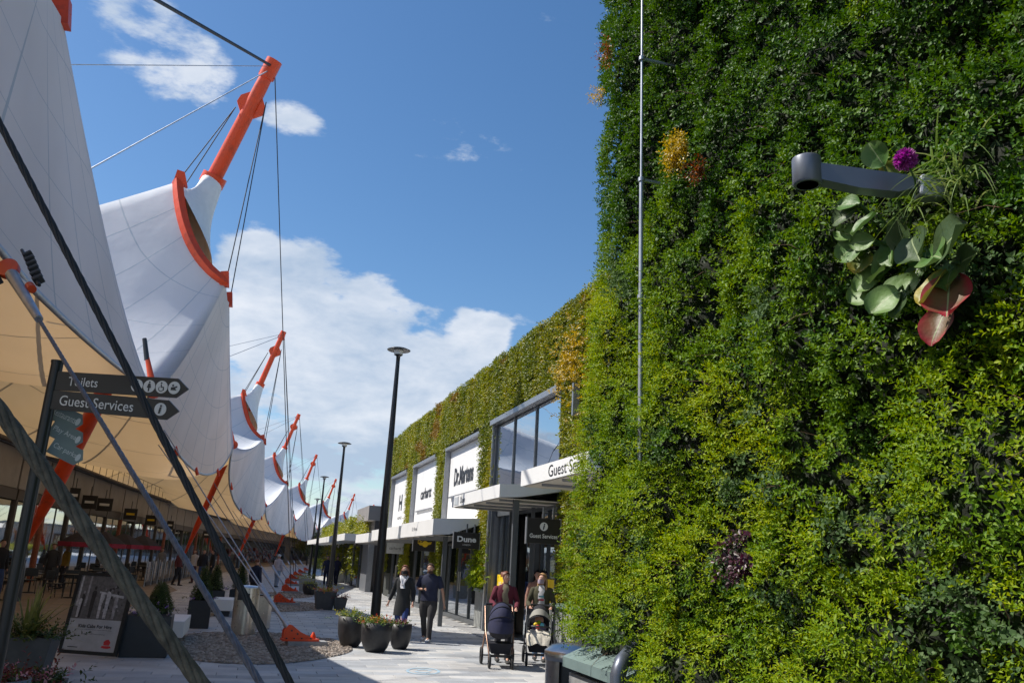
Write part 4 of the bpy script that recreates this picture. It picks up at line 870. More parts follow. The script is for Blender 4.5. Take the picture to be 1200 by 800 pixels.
TIPS = [9.6, 22.1, 53.8, 87.7, 124, 163, 200, 238]
FY = [-8.0, 18.6, 34.5, 71.5, 108, 145, 183, 220, 256]
def Fp(k):
    Y = FY[k]
    if k == 1: return aty(180, 458, Y)
    if k == 2: return aty(274, 521, Y)
    if k == 3: return aty(311, 592, Y)
    if k == 0: return rowpt(Y, .6, 5.4)
    return rowpt(Y, .5, 5.9)
def bez(a, c, b_, t): return a * (1 - t) ** 2 + c * 2 * t * (1 - t) + b_ * t * t
TL = ['huge white tent peak filling the top left corner', 'white tent with tall orange mast nearest in full view', 'second white tent with orange mast down the row', 'third white tent with orange mast down the row', 'fourth white tent with orange mast down the row', 'fifth white tent with orange mast down the row', 'sixth white tent with orange mast down the row', 'last small white tent at the far end of the row']
tent_tips = []
for i, Y0 in enumerate(TIPS):
    O = Vector((tipx(Y0), Y0, 0)); a_ = rowdir(Y0); n_ = Vector((-a_.y, a_.x, 0))
    if i == 0: O = Vector((-5.85, 9.05, 0))
    def W(p): return O + a_ * p[0] + n_ * p[1] + UP * p[2]
    tt = thing('tent', TL[i], 'tent', W((3, 4.5, 0)), 'white tents with orange masts in a row')
    Pbm, Pbp = W((-.95, .3, 8.7)), W((.95, .3, 8.7)); Pam, Pap = W((-.45, 2.0, 11.6)), W((.45, 2.05, 11.6)); Cm, Cp = W((-1.5, 1.45, 9.1)), W((1.5, 1.45, 9.1)); T0 = W((0, .28, 8.5))
    F0, F1 = Fp(i), Fp(i + 1)
    def Gp(k): return rowpt(FY[k] + 2, 15.5, 6.3)
    G0, G1 = Gp(i), Gp(i + 1); mid = rowpt((F0.y + F1.y) / 2, 1.7, 4.7)
    if i == 1: mid = Vector((-10.6, 27.0, 4.35))
    if i == 0: mid = aty(38, 338, 10.0); F0 = Vector((-.9, -8.0, 5.2))
    top = []; bot = []; pw = []
    def seg(n, ft, fb_, p, inc=True):
        for k in range(n):
            t = k / n; top.append(ft(t)); bot.append(fb_(t)); pw.append(p(t) if callable(p) else p)
    def lp_(a, b_): return lambda t: a.lerp(b_, t)
    def eave(Y):
        if i == 0: return None
        z_ = 4.75 - .05 * (Y - 20) if Y < 34 else max(3.7, 4.05 - .006 * (Y - 34))
        return rowpt(Y, 1.6 - .05 * (min(Y, 36) - 20), z_)
    def edge(a, b_): # free edge: along the eave line, flipping up only at the corner clamp
        def f(t):
            if i == 0: return Vector((a.x + (b_.x - a.x) * t, a.y + (b_.y - a.y) * t, a.z + (b_.z - a.z) * (1 - (1 - t) ** 2.2 if b_ is mid else t ** 2.2)))
            F_ = a if b_ is mid else b_; tt_ = (1 - t) if b_ is mid else t
            Ym = (F0.y + F1.y) / 2; Y = Ym + (F_.y - Ym) * tt_; return eave(Y).lerp(F_, tt_ ** 3.2)
        return f
    def valley(a, b_):
        if i == 0 and (a - F1).length > .01 and (b_ - F1).length > .01: return lambda t: a.lerp(b_, t)
        fc, rev = (a, False) if (a - F0).length < .01 or (a - F1).length < .01 else (b_, True); far_ = b_ if not rev else a; ep = eave(fc.y) if i else rowpt(18.6, 1.67, 4.82)
        def f(t):
            tq = (1 - t) if rev else t; return ep.lerp(far_, tq) + (fc - ep) * max(0, 1 - tq * 5) ** 2
        return f
    seg(16, lp_(T0, Pbm), edge(mid, F0), 1.2)
    seg(18, lambda t: bez(Pbm, Cm, Pam, t), valley(F0, G0), lambda t: 1.15 + 1.1 * min(1, t * 3))
    seg(14, lp_(Pam, Pap), lp_(G0, G1), 1.05)
    seg(18, lambda t: bez(Pap, Cp, Pbp, t), valley(G1, F1), lambda t: 1.15 + 1.1 * min(1, (1 - t) * 3))
    seg(16, lp_(Pbp, T0), edge(F1, mid), 1.2)
    nn = len(top); pw2 = [sum(pw[(k + j) % nn] for j in range(-5, 6)) / 11 for k in range(nn)]
    NV = 22; P_ = []; UVt = []
    for v in range(NV):
        u = v / (NV - 1); row = []
        for k in range(nn + 1):
            kk = k % nn; A_, B_2 = top[kk], bot[kk]
            zf = (1 - u) ** pw2[kk]; p = Vector((A_.x + (B_2.x - A_.x) * u, A_.y + (B_2.y - A_.y) * u, B_2.z + (A_.z - B_2.z) * zf))
            # soft ridges between seam cables
            row.append(p); UVt.append((k / nn, u, 0))
        P_.append(row)
    b = MB(); b.grid(P_); o = b.build('canopy', M['tent'], tt, world=True)
    at = o.data.attributes.new('tentuv', 'FLOAT_VECTOR', 'POINT'); at.data.foreach_set('vector', [x for u in UVt for x in u])
    # hem tube along the free street edge
    hem = [bot[k % nn] for k in list(range(nn - 16, nn)) + list(range(0, 17))]; b = MB(); b.tube(hem, .045 if i < 3 else .06, 6); b.build('edge_cable', M['galv'], tt, world=True)
    # mast
    if i == 1: pin = aty(25, 646, 26)
    elif i == 0: pin = W((4.5, 5.6, 1.4))
    else: pin = W((3.2, 4.6, 1.25))
    tip = W((0, 0, 16)); tent_tips.append(tip); r = .235 if i < 2 else .19
    def mp_(u): return pin.lerp(tip, u)
    b = MB(); b.tube([mp_(0), mp_(.02), mp_(.13), mp_(.16), mp_(.72), mp_(.765)], [.06, .08, r * .95, r * 1.0, r * 1.05, r], 16)
    b.tube([mp_(.765), mp_(.955), mp_(.985), mp_(1.0)], [r, r * .86, r * .78, r * .62], 16); b.build('mast', M['orange'], tt, world=True)
    b = MB(); b.tube([mp_(.755), mp_(.775)], [r * 1.55] * 2, 18); b.build('mast_ring', M['orange'], tt, world=True)
    dirm = (tip - pin).normalized(); sd_ = dirm.cross(a_).normalized()
    b = MB()
    for sg in (-1, 1): b.prism([(-.42, 0), (.38, 0), (.10, .26), (-.12, .28)], dirm, sd_ * sg, a_, mp_(.92) + sd_ * sg * r * .6, .09)
    b.build('collar', M['orange'], tt, world=True)
    b = MB(); b.tube([mp_(.975), mp_(1.012)], [r * 1.0, r * 1.0], 10); b.prism([(-.24, -.25), (.24, -.25), (.16, .30), (-.16, .30)], sd_, dirm, a_, mp_(.993), .12); b.build('mast_head', M['orange'], tt, world=True)
    if i > 0 or True:
        b = MB(); b.lathe([(.24, -pin.z), (.2, -.5), (.13, -.12), (.1, 0)], (pin.x, pin.y, pin.z), 12); b.build('mast_base', M['dark_metal'], tt, world=True)
    # crescent edge beams
    for (A1, C1, B1, nm) in ((Pbm, Cm, Pam, 'crescent'), (Pbp, Cp, Pap, 'crescent')):
        K = 14; cr_ = [bez(A1, C1, B1, k / K) for k in range(K + 1)]
        b = MB(); ctr = (Pam + Pbp) * .5; rows = []
        for k, q in enumerate(cr_):
            d_ = (cr_[min(K, k + 1)] - cr_[max(0, k - 1)]).normalized(); out_ = (q - (A1 + B1) * .5); out_ = (out_ - d_ * out_.dot(d_)); out_ = out_.normalized() if out_.length > .05 else (bez(A1, C1, B1, .5) - (A1 + B1) * .5).normalized()
            s2 = d_.cross(out_).normalized(); h1, h2 = .10, .125
            rows.append([q - out_ * h1 - s2 * h2, q + out_ * h1 - s2 * h2, q + out_ * h1 * 1.3, q + out_ * h1 + s2 * h2, q - out_ * h1 + s2 * h2])
        b.grid(rows, closed=True, smooth=False); b.add(rows[0], [(0, 1, 2, 3, 4)]); b.add(rows[-1], [(4, 3, 2, 1, 0)])
        cr = b.build(nm, M['orange'], tt, world=True)
        for e_, o2 in ((A1, B1), (B1, A1)):
            b = MB(); dd_ = (o2 - e_).normalized(); b.prism([(-.10, -.10), (.28, -.10), (.16, .28), (-.04, .32)], dd_ if False else UP.cross(a_).normalized() * (1 if e_ is A1 else -1), UP, a_, e_, .2); b.build('end_lug', M['orange'], cr, world=True)
    # white sleeve that climbs the mast
    rgc = [mp_(.765) + (sd_ * math.cos(2 * math.pi * k / 20) + a_ * math.sin(2 * math.pi * k / 20)) * r * 1.35 for k in range(20)]
    loop = []
    for k in range(5): loop.append(Pam.lerp(Pap, k / 4))
    for k in range(1, 8): loop.append(bez(Pap, Cp, Pbp, k / 7 * .62))
    e1, e2 = W((.25, .45, 9.55)), W((-.45, 1.25, 10.35)); last = loop[-1]
    for k in range(1, 8):
        t = k / 8; loop.append(last * (1 - t) ** 3 + e1 * 3 * t * (1 - t) ** 2 + e2 * 3 * t * t * (1 - t) + Pam * t ** 3)
    loop = (loop * 2)[:max(20, len(loop))][:len(loop)]
    # resample loop to 20
    lp2 = [loop[int(k * len(loop) / 20) % len(loop)] for k in range(20)]
    # rotate ring to best match
    best = min(((sum((rgc[(k * dr_ + sh) % 20] - lp2[k]).length for k in range(20)), sh, dr_) for sh in range(20) for dr_ in (1, -1)))
    rg2 = [rgc[(k * best[2] + best[1]) % 20] for k in range(20)]
    rows = []; axm = [mp_(.765 - .13 * u) for u in (0, 1)]
    for v in range(9):
        u = v / 8; row = []
        for k in range(20):
            p = rg2[k].lerp(lp2[k], u); c_ = mp_(.765 - .12 * u); sag = 1 - .28 * math.sin(math.pi * u); row.append(c_ + (p - c_) * sag if 0 < v < 8 else p)
        rows.append(row)
    b = MB(); b.grid(rows, closed=True); b.build('mast_sleeve', M['sleeve'], tt, world=True)
    # stay cables of the peak
    cr_r = .016 if i < 2 else .022
    col_ = mp_(.915)
    stays = [(mp_(.91) + n_ * .4, Pam), (mp_(.91) + n_ * .4, Pap), (mp_(.93) - n_ * .35, Pbm), (mp_(.93) - n_ * .35, Pbp)]
    for p, q in stays:
        b = MB(); b.tube([p, q], cr_r, 5); b.build('stay_cable', M['ropedark'], tt, world=True)
    if i >= 1:
        aY = [0, 40, 62, 98, 134, 172, 210, 248][i]
        for dx in (0, 2.2) if i < 4 else (0,):
            b = MB(); b.tube([mp_(.985) - n_ * .2, rowpt(aY - dx * 3, -2.5, .5)], cr_r * (1.0 if dx == 0 else .8), 5); b.build('ground_cable', M['ropedark'], tt, world=True)
        for q, rr in ((rowpt(Y0 - 13, 13, 7.5), .012), (rowpt(Y0 - 9, 10, 7.6), .018)):
            if i == 1: q = (aty(99, 76, 16) if rr < .015 else aty(104, 198, 17)); q = tip + (q - tip) * 1.35
            b = MB(); b.tube([tip - UP * (.1 if rr > .015 else 0), q], rr * (1 if i < 2 else 1.3), 5); b.build('back_cable', M['galv'], tt, world=True)
    if i == 1:
        b = MB(); q = aty(176, -4, 14.5); b.tube([tip, tip + (q - tip) * 1.25, ], .045, 8); b.build('ridge_cable', M['ropedark'], tt, world=True)
    # street-corner clamp at F(i+1)
    b = MB(); f = F1; b.tube([f + UP * .75 + n_ * .25, f], [.05, .09], 6); b.tube([f - a_ * .05, f + a_ * .05], .17, 14); b.build('corner_clamp', M['orange'], tt, world=True)
    b = MB(); b.tube([f + UP * .7 + n_ * .25, f + UP * 1.2 + n_ * .38], [.06, .05], 6); b.build('corner_strut', M['dark_metal'], tt, world=True)
    # eave clamps
    if i > 0:
        for k in ((nn - 11), nn - 4, 4, 11) if i < 5 else (nn - 8, 8):
            e_ = bot[k % nn]; b = MB(); b.tube([e_ + UP * .16, e_ - UP * .16 - n_ * .12], .055, 8); b.build('eave_clamp', M['orange'], tt, world=True)

# ------------------------------------------------------------------ anchor feet
ALAB = ['orange steel anchor foot on the near pebble bed holding two cables', 'orange steel anchor foot on the second pebble bed', 'orange anchor foot third along the row', 'orange anchor foot fourth along the row', 'orange anchor foot fifth along the row', 'orange anchor foot sixth along the row', 'orange anchor foot seventh along the row', 'orange anchor foot eighth along the row']
AY = [18.3, 29.6, 39.5, 49, 59, 69, 80, 92]
proto = None
for k, Ya in enumerate(AY):
    p = rowpt(Ya, -2.5, 0)
    if k == 0: p = atz(351, 757, 0)
    if k == 1: p = atz(333, 709, 0)
    ang = math.atan2(.52, .86) - .1
    if proto is None:
        proto = thing('cable_anchor', ALAB[0], 'anchor', p, 'orange cable anchors along the tents', rz=ang)
        X_, Y_, Z_ = Vector((1, 0, 0)), Vector((0, 1, 0)), UP
        b = MB(); b.box((.22, 0, .09), (1.35, .46, .18), bev=.03); b.build('plinth', M['concrete'], proto)
        b = MB(); b.box((-.02, 0, .215), (1.22, .44, .07), bev=.008); b.build('base_plate', M['orange'], proto)
        for sg in (-1, 1):
            b = MB(); b.prism([(-.60, .25), (.42, .25), (.30, .31), (-.05, .46), (-.34, .66), (-.46, .68), (-.60, .50)], X_, Z_, Y_, (0, sg * .13, 0), .05); b.build('fin', M['orange'], proto)
        b = MB(); b.box((.02, 0, .30), (.05, .22, .12)); b.box((-.55, 0, .40), (.05, .22, .3)); b.build('stiffener', M['orange'], proto)
        b = MB(); b.lathe([(.09, 0), (.09, .08), (.06, .14), (.03, .2)], (.42, 0, .25), 12); b.build('bollard', M['orange'], proto)
        for sg in (-.35, -.15):
            b = MB(); b.tube([(sg, -.17, .50 if sg < -.2 else .40), (sg, .17, .50 if sg < -.2 else .40)], .03, 10); b.build('pin', M['dark_metal'], proto)
        for q in ((-.5, .19), (.5, .19), (-.5, -.19), (.3, -.19), (0, -.19), (-.25, -.19)):
            b = MB(); b.lathe([(.03, 0), (.03, .035)], (q[0], q[1], .25), 6); b.build('bolt', M['dark_metal'], proto)
        an = proto
    else:
        an = dup(proto, None, p, ang, None, ALAB[k])
    an.scale = (.60, .62, .62)
    # its two cables with turnbuckle sleeves
    d0 = Vector((math.cos(ang), math.sin(ang), 0)); lo = p - d0 * .25 + UP * .33
    Ye = Ya + 4; e1_ = rowpt(Ye, 1.6 - .05 * (min(Ye, 36) - 20), 4.75 - .05 * (Ye - 20) if Ye < 34 else max(3.7, 4.05 - .006 * (Ye - 34)))
    ct = thing('stay_cable_pair', 'pair of steel cables rising from the %s orange anchor foot' % ('nearest second third fourth fifth sixth seventh eighth'.split()[k]), 'steel cable', lo, 'cable pairs rising from the orange anchors')
    for sg in (-.13, .13):
        q0 = lo + Vector((-d0.y, d0.x, 0)) * sg * .6; q1 = e1_ + Vector((0, 0, sg * 2.0)) + Vector((-d0.y, d0.x, 0)) * sg * .3; dd_ = (q1 - q0)
        b = MB(); b.tube([q0, q1], .015 if k < 2 else .013, 6); b.build('cable', M['galv'] if k == 0 else M['ropeblue'], ct, world=True)
        b = MB(); b.tube([q0, q0 + dd_.normalized() * .12, q0 + dd_.normalized() * .2, q0 + dd_.normalized() * 1.35, q0 + dd_.normalized() * 1.45], [.03, .055, .036, .036, .02], 8); b.build('turnbuckle', M['galv'], ct, world=True)

# foreground ropes from the tents down to a foot just below the frame
def ribbed(pts, r, strands, twist, mt, name, parent, segs=90):
    P0, P1 = Vector(pts[0]), Vector(pts[1]); d = (P1 - P0); ln = d.length; d.normalize(); a = d.cross(UP).normalized(); c = d.cross(a)
    b = MB()
    for s_ in range(strands):
        pp_ = []
        for k in range(segs + 1):
            u = k / segs; th = 2 * math.pi * s_ / strands + twist * u * ln; pp_.append(P0 + d * ln * u + (a * math.cos(th) + c * math.sin(th)) * r * .66)
        b.tube(pp_, r * .40, 7)
    b.tube([P0, P1], r * .6, 8)
    return b.build(name, mt, parent, world=True)
def dist_pt(px, py, dist): d = ray(px, py).normalized(); return Vector((0, 0, CAMZ)) + d * dist
t = thing('rope_cable', 'thickest weathered greenish twisted rope crossing the lower left corner', 'rope', dist_pt(237, 800, 2.75))
B0 = dist_pt(235, 800, 2.65); B1 = dist_pt(-4, 476, 2.75); dB = B1 - B0; ribbed([B0 - dB * .75, B1 + dB * 1.6], .0215, 6, 16, M['rope'], 'strands', t, 170)
t = thing('steel_cable', 'long dark straight cable from upper left to bottom beside the grey bin', 'steel cable', dist_pt(340, 800, 3.9))
A0 = dist_pt(340, 800, 3.7); A1 = dist_pt(-6, 134, 4.6); dA = A1 - A0; b = MB(); ribbed([A0 - dA * .35, A1 + dA * .5], .0155, 6, 14, M['ropedark'], 'strands', t, 150)
t = thing('steel_cable', 'thinner blue grey twisted cable from the orange eave shackle to the bottom', 'steel cable', dist_pt(305, 800, 4.1))
C0 = dist_pt(305, 800, 3.9); C1 = dist_pt(14, 322, 9.4); dC = C1 - C0; ribbed([C0 - dC * .12, C1], .0155, 6, 12, M['ropeblue'], 'strands', t, 110)
b = MB(); b.tube([C1 - dC * .22, C1 - dC * .0], [.034, .060], 10); b.build('socket', M['galv'], t, world=True)
# eave shackle of the nearest tent
sh = thing('shackle', 'orange and grey cable shackle at the eave on the left edge', 'shackle', C1)
q = aty(6, 290, 8.6); dq = dC.normalized(); sdq = dq.cross(ray(10, 300).normalized()).normalized(); fr = sdq.cross(dq)
b = MB(); b.prism([(math.cos(k * .3927) * .10, math.sin(k * .3927) * .26) for k in range(16)], sdq, dq, fr, C1 + dq * .22, .05); b.build('orange_plate', M['orange'], sh, world=True)
b = MB()
for k in range(7): p = C1 + dq * (.02 + k * .09) + sdq * .13; b.box(p, (.07, .05, .08), ax=(sdq, dq, fr), bev=.008)
for k in range(6): p = C1 + dq * (-.45 + k * .16) - sdq * (.17 + .01 * k); b.box(p, (.09, .06, .08), ax=(sdq, dq, fr), bev=.008)
b.tube([C1 - dq * .6 - sdq * .15, C1 + dq * .6 - sdq * .2], .018, 6); b.build('clamp_bolts', M['dark_metal'], sh, world=True)
b = MB(); b.tube([C1 - dq * .55 - sdq * .08, C1 - dq * .05 - sdq * .02], .02, 8); b.build('rod', M['letter'], sh, world=True)
b = MB(); b.tube([C1 - dq * .62 - sdq * .08, C1 - dq * .5 - sdq * .08], .04, 10); b.build('orange_nut', M['orange'], sh, world=True)

# ================================================================== ARCADE SHOPS (left, behind the tents)
arc = thing('arcade_shops', 'shaded curved row of shops with glass fronts under the tents', 'shop row', rowpt(50, 9, 0))
def ab(name, mb, mt, par=None, **k): return mb.build(name, mt, par or arc, world=True, **k)
def rowbox(Y, n0, n1, z0, z1, half):
    d = rowdir(Y); nl = Vector((-d.y, d.x, 0)); return MB().box(rowpt(Y, (n0 + n1) / 2, (z0 + z1) / 2), (abs(n1 - n0), half * 2, z1 - z0), ax=(-nl, d, UP))
FN = 8.6
b = MB(); Yk = [4 + 4 * i for i in range(58)]
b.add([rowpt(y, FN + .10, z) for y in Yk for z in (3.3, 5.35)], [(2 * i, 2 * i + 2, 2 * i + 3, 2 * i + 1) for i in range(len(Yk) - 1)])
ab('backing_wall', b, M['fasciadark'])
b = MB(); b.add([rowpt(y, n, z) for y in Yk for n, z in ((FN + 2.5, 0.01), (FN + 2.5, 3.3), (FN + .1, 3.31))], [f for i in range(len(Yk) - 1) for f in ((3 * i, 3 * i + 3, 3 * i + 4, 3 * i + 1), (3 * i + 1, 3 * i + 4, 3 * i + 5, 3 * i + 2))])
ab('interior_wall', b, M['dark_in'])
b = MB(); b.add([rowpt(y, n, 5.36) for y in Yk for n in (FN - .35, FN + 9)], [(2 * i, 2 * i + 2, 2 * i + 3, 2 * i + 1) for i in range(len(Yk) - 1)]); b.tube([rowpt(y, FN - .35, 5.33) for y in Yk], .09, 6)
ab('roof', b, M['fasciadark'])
rs = random.Random(4)
M['stock'] = leafmat('shop_stock', [(.05, .05, .06), (.35, .32, .3), (.25, .05, .04), (.12, .2, .3), (.5, .48, .42)], 3, 0, .6, .8)
st = MB()
for i in range(len(Yk) - 1):
    y = Yk[i] + 2; half = 2.0
    if y > 190: break
    ab('fascia_panel', rowbox(y, FN - .02, FN + .06, 3.75, 5.25, half - .04), M['fascia'])
    ab('fascia_band', rowbox(y, FN - .06, FN + .06, 3.3, 3.72, half - .02), M['fasciadark'])
    if y < 110:
        for k in (-1, 1): ab('window_pane', rowbox(y + k * .98, FN - .0, FN + .012, .15, 3.25, .92), M['glassleft'])
        ab('mullion', rowbox(y, FN - .03, FN + .04, 0, 3.3, .03), M['frame']); ab('column', rowbox(Yk[i], FN - .10, FN + .05, 0, 3.3, .13), M['brick'] if i % 4 == 1 else M['fasciadark'])
    for k in range(10):
        c = rowpt(y + rs.uniform(-1.8, 1.8), FN + rs.uniform(.5, 2), rs.uniform(.3, 2.3)); st.box(c, (rs.uniform(.2, .7), rs.uniform(.1, .4), rs.uniform(.2, .7)), rz=rs.uniform(0, 3))
ab('stock', st, M['stock'], kind='stuff')
# roof-edge railing
rl = thing('railing', 'thin dark railing along the arcade roof edge under the tan canopy', 'railing', rowpt(50, FN - .2, 5.4))
b = MB(); yy = [6 + 1.5 * k for k in range(90)]; b.tube([rowpt(y, FN - .2, 6.15) for y in yy], .022, 5)
for y in yy: b.tube([rowpt(y, FN - .2, 5.40), rowpt(y, FN - .2, 6.14)], .018, 4, caps=False)
b.build('rail', M['black_paint'], rl, world=True, kind='stuff')
# hanging arcade signs
words = ['OUTLET', 'FASHION', 'SHOES', 'SPORT', 'HOME', 'BAGS', 'GIFTS', 'TOYS', 'BOOKS', 'COFFEE']
for k, (x0, x1, yc, Y) in enumerate(((82, 93, 580, 40), (97, 113, 588, 44), (114, 131, 591, 46), (146, 160, 602, 54), (171, 183, 609, 61), (196, 203, 615, 70), (238, 247, 626, 84))):
    c = aty((x0 + x1) / 2, yc, Y); wd = (x1 - x0) / FPX * Y; t = thing('arcade_sign', ['first black sign from the left hanging under the arcade fascia', 'second black arcade sign, touching the third', 'third black arcade sign, right half of a joined pair', 'fourth small black arcade sign with yellow word', 'fifth small black arcade sign with yellow word', 'sixth tiny black arcade sign near the orange mast', 'farthest tiny black arcade sign beyond the second mast'][k], 'sign', c, 'black signs hanging along the arcade')
    b = MB(); b.box(c, (wd, .08, .68), ax=(NR, T, UP)); b.build('board', M['signblack'], t, world=True)
    b = MB(); b.box(c - T * .045, (wd * .62, .01, .13), ax=(NR, T, UP)); b.build('word_strip', M['yellow'] if k in (3, 4) else M['letter'], t, world=True)
    b = MB(); b.tube([c + UP * .34, c + UP * .8], .02, 5); b.build('hanger', M['dark_metal'], t, world=True)

# ================================================================== LAMP POSTS
def lamp_post(label, base, h, r0, lean=0):
    t = thing('lamp_post', label, 'lamp post', base, 'black lamp posts down the middle of the street')
    b = MB(); b.tube([(0, 0, 0), (0, 0, h * .35), (0, 0, h - .35)], [r0, r0 * .82, r0 * .42], 16); b.build('pole', M['black_paint'], t)
    b = MB(); b.lathe([(r0 * 1.7, 0), (r0 * 1.7, .03), (r0 * 1.1, .05)], seg=16); b.build('base_plate', M['black_paint'], t)
    b = MB(); b.lathe([(.05, h - .38), (.055, h - .2), (.12, h - .16)], seg=14); b.build('neck', M['black_paint'], t)
    b = MB(); b.lathe([(.11, h - .16), (.13, h - .04)], seg=16); b.build('lens', M['letter'], t)
    b = MB(); b.lathe([(.30, h - .045), (.31, h - .03), (.22, h + .01), (.1, h + .03), (.001, h + .035)], seg=24); b.build('lamp_shade', M['dark_metal'], t)
    return t
lamp_post('tallest black lamp post behind the three round black pots', (-2.98, 21.2, 0), 7.15, .125)
lamp_post('second black lamp post beside the square flower pots', (-7.35, 37.5, 0), 6.75, .12)
lamp_post('third black lamp post farther along', (-12.3, 57, 0), 6.95, .12)
lamp_post('farthest thin black lamp post of the row', (-16.6, 75, 0), 6.6, .12)

# ================================================================== POTS AND PLANTS
M['pleaf'] = leafmat('pot_leaves', [(.03, .07, .015), (.08, .15, .02), (.16, .22, .03)], 6, .3, .45, .7)
M['pyel'] = leafmat('pot_leaves_yellow', [(.14, .18, .02), (.34, .34, .04), (.5, .45, .08)], 6, .3, .45, .7)
M['flor'] = leafmat('flowers_orange_red', [(.55, .06, .03), (.6, .22, .04), (.5, .10, .12)], 12, .3, .5, .8)
M['flpink'] = leafmat('flowers_pink_white', [(.6, .12, .2), (.6, .4, .4), (.45, .08, .1)], 12, .3, .5, .8)
M['flpur'] = leafmat('flowers_purple_yellow', [(.12, .06, .4), (.3, .15, .5), (.6, .45, .05)], 14, .3, .5, .8)
M['redleaf'] = leafmat('red_foliage', [(.08, .015, .012), (.18, .04, .03), (.1, .05, .02)], 6, .3, .5, .7)
M['conif'] = leafmat('topiary_leaves', [(.02, .04, .006), (.05, .08, .01), (.09, .12, .015)], 6, .15, .6, .8)
M['phorm'] = leafmat('striped_blades', [(.05, .08, .02), (.20, .22, .06), (.34, .32, .12)], 9, .25, .45, .8)
def plantstuff(t, name, c, rad, n, mt, seed, cnt=7, ln=.12, ll=.05, lw=.028, up=.8, flat=.4):
    rg = np.random.default_rng(seed); q_ = rg.normal(size=(n, 3)) * np.array([rad * .45, rad * .45, rad * flat * .3]); q_[:, 2] = np.abs(q_[:, 2]); P = q_ + np.array(c)[None]
    D = q_ / rad * 1.2 + np.array([[0, 0, up]]) + rg.normal(scale=.3, size=(n, 3)); bs, ds, us, a1, a2 = sprigs(P, D, cnt, ln, ll, lw, rg, .2)
    o = leaves_mesh(name, bs, ds, us, a1, a2, mt, t); o['kind'] = 'stuff'; return o
def round_pot(label, p, r, h, mt, plants, seed, group='round black pots by the tallest lamp post'):
    t = thing('flower_pot', label, 'plant pot', p, group)
    b = MB(); b.lathe([(r * .45, 0), (r * .62, .015), (r * .80, h * .18), (r * .94, h * .42), (r, h * .72), (r * .985, h), (r * .90, h), (r * .90, h - .05)], seg=32); b.build('pot', mt, t)
    b = MB(); b.lathe([(.001, h - .05), (r * .9, h - .05)], seg=24, close=False); b.build('soil', M['soil'], t)
    for k, (nm, m_, n, ln, dz) in enumerate(plants): plantstuff(t, nm, (0, 0, h - .05 + dz), r * 1.0, n, m_, seed + k, ln=ln * .8)
    return t
round_pot('left black round pot with pale green spiky plant', (-3.02, 18.15, 0), .285, .60, M['potblack'], [('leaves', M['pleaf'], 60, .22, 0), ('leaf_tips', M['pyel'], 24, .26, .02)], 1)
round_pot('middle black round pot with red and orange flowers and green leaves', (-2.40, 17.45, 0), .31, .55, M['potblack'], [('leaves', M['pleaf'], 110, .17, 0), ('flowers', M['flor'], 22, .17, .03), ('leaf_tips', M['pyel'], 14, .17, .03)], 5)
round_pot('small black round pot right behind the flowered one', (-2.0, 18.2, 0), .23, .50, M['potblack'], [('leaves', M['redleaf'], 30, .14, 0), ('leaves', M['pleaf'], 20, .14, 0), ('flowers', M['flpink'], 9, .16, .02)], 9)
def square_pot(label, p, w0, w1, h, mt, plants, seed, rz=.3, group='tapered square pots along the street', spikes=0, spm=None):
    t = thing('square_planter', label, 'plant pot', p, group, rz=rz)
    b = MB(); vs = [(sx * w_, sy * w_, z) for w_, z in ((w0, 0), (w1, h), (w1 * .88, h), (w1 * .86, h - .05)) for sx, sy in ((-1, -1), (1, -1), (1, 1), (-1, 1))]
    b.add(vs, [(3, 2, 1, 0)] + [(r_ * 4 + i, r_ * 4 + (i + 1) % 4, r_ * 4 + 4 + (i + 1) % 4, r_ * 4 + 4 + i) for r_ in range(3) for i in range(4)]); b.build('pot', mt, t)
    b = MB(); b.add([(-w1 * .87, -w1 * .87, h - .045), (w1 * .87, -w1 * .87, h - .045), (w1 * .87, w1 * .87, h - .045), (-w1 * .87, w1 * .87, h - .045)], [(0, 1, 2, 3)]); b.build('soil', M['soil'], t)
    for k, (nm, m_, n, ln, dz) in enumerate(plants): plantstuff(t, nm, (0, 0, h - .05 + dz), w1 * 1.2, n, m_, seed + k, ln=ln, ll=.07, lw=.035)
    if spikes:
        rt = random.Random(seed); b = MB()
        for k in range(spikes):
            an = rt.uniform(0, 6.28); el = rt.uniform(.25, 1.45); dv = Vector((math.cos(an) * math.cos(el), math.sin(an) * math.cos(el), math.sin(el))); blade(b, Vector((rt.gauss(0, .05), rt.gauss(0, .05), h - .04)), dv, rt.uniform(.5, .85) * spikes / 60 * (1 if spikes > 40 else 1.4), .035, rt.uniform(.15, .45), rt, 6)
        b.build('blades', spm or M['phorm'], t, kind='stuff')
    return t
square_pot('large dark grey tapered pot with yellow spiky plant and orange flowers', (-5.95, 29.7, 0), .26, .36, .60, M['potgrey'], [('flowers', M['flor'], 30, .14, 0), ('leaves', M['pyel'], 30, .30, 0)], 21, spikes=22, spm=M['pyel'])
square_pot('small dark grey tapered pot with rusty plants right beside the large one', (-5.40, 29.6, 0), .16, .22, .42, M['potgrey'], [('leaves', M['redleaf'], 34, .2, 0)], 24)
round_pot('round dark pot with yellowish plant behind the square pots', (-8.6, 39.3, 0), .33, .5, M['potblack'], [('leaves', M['pyel'], 60, .25, 0), ('leaves', M['pleaf'], 40, .2, 0)], 27, group='pots farther along')
square_pot('far grey pot with yellow leaves by the third anchor', (-9.5, 42.5, 0), .28, .36, .62, M['plantergrey'], [('leaves', M['pyel'], 60, .35, 0)], 31, group='pots farther along')
square_pot('farthest grey planter with green leaves beside the third lamp post', (-10.9, 60, 0), .7, .8, .8, M['plantergrey'], [('leaves', M['pleaf'], 120, .4, 0)], 35, group='pots farther along')
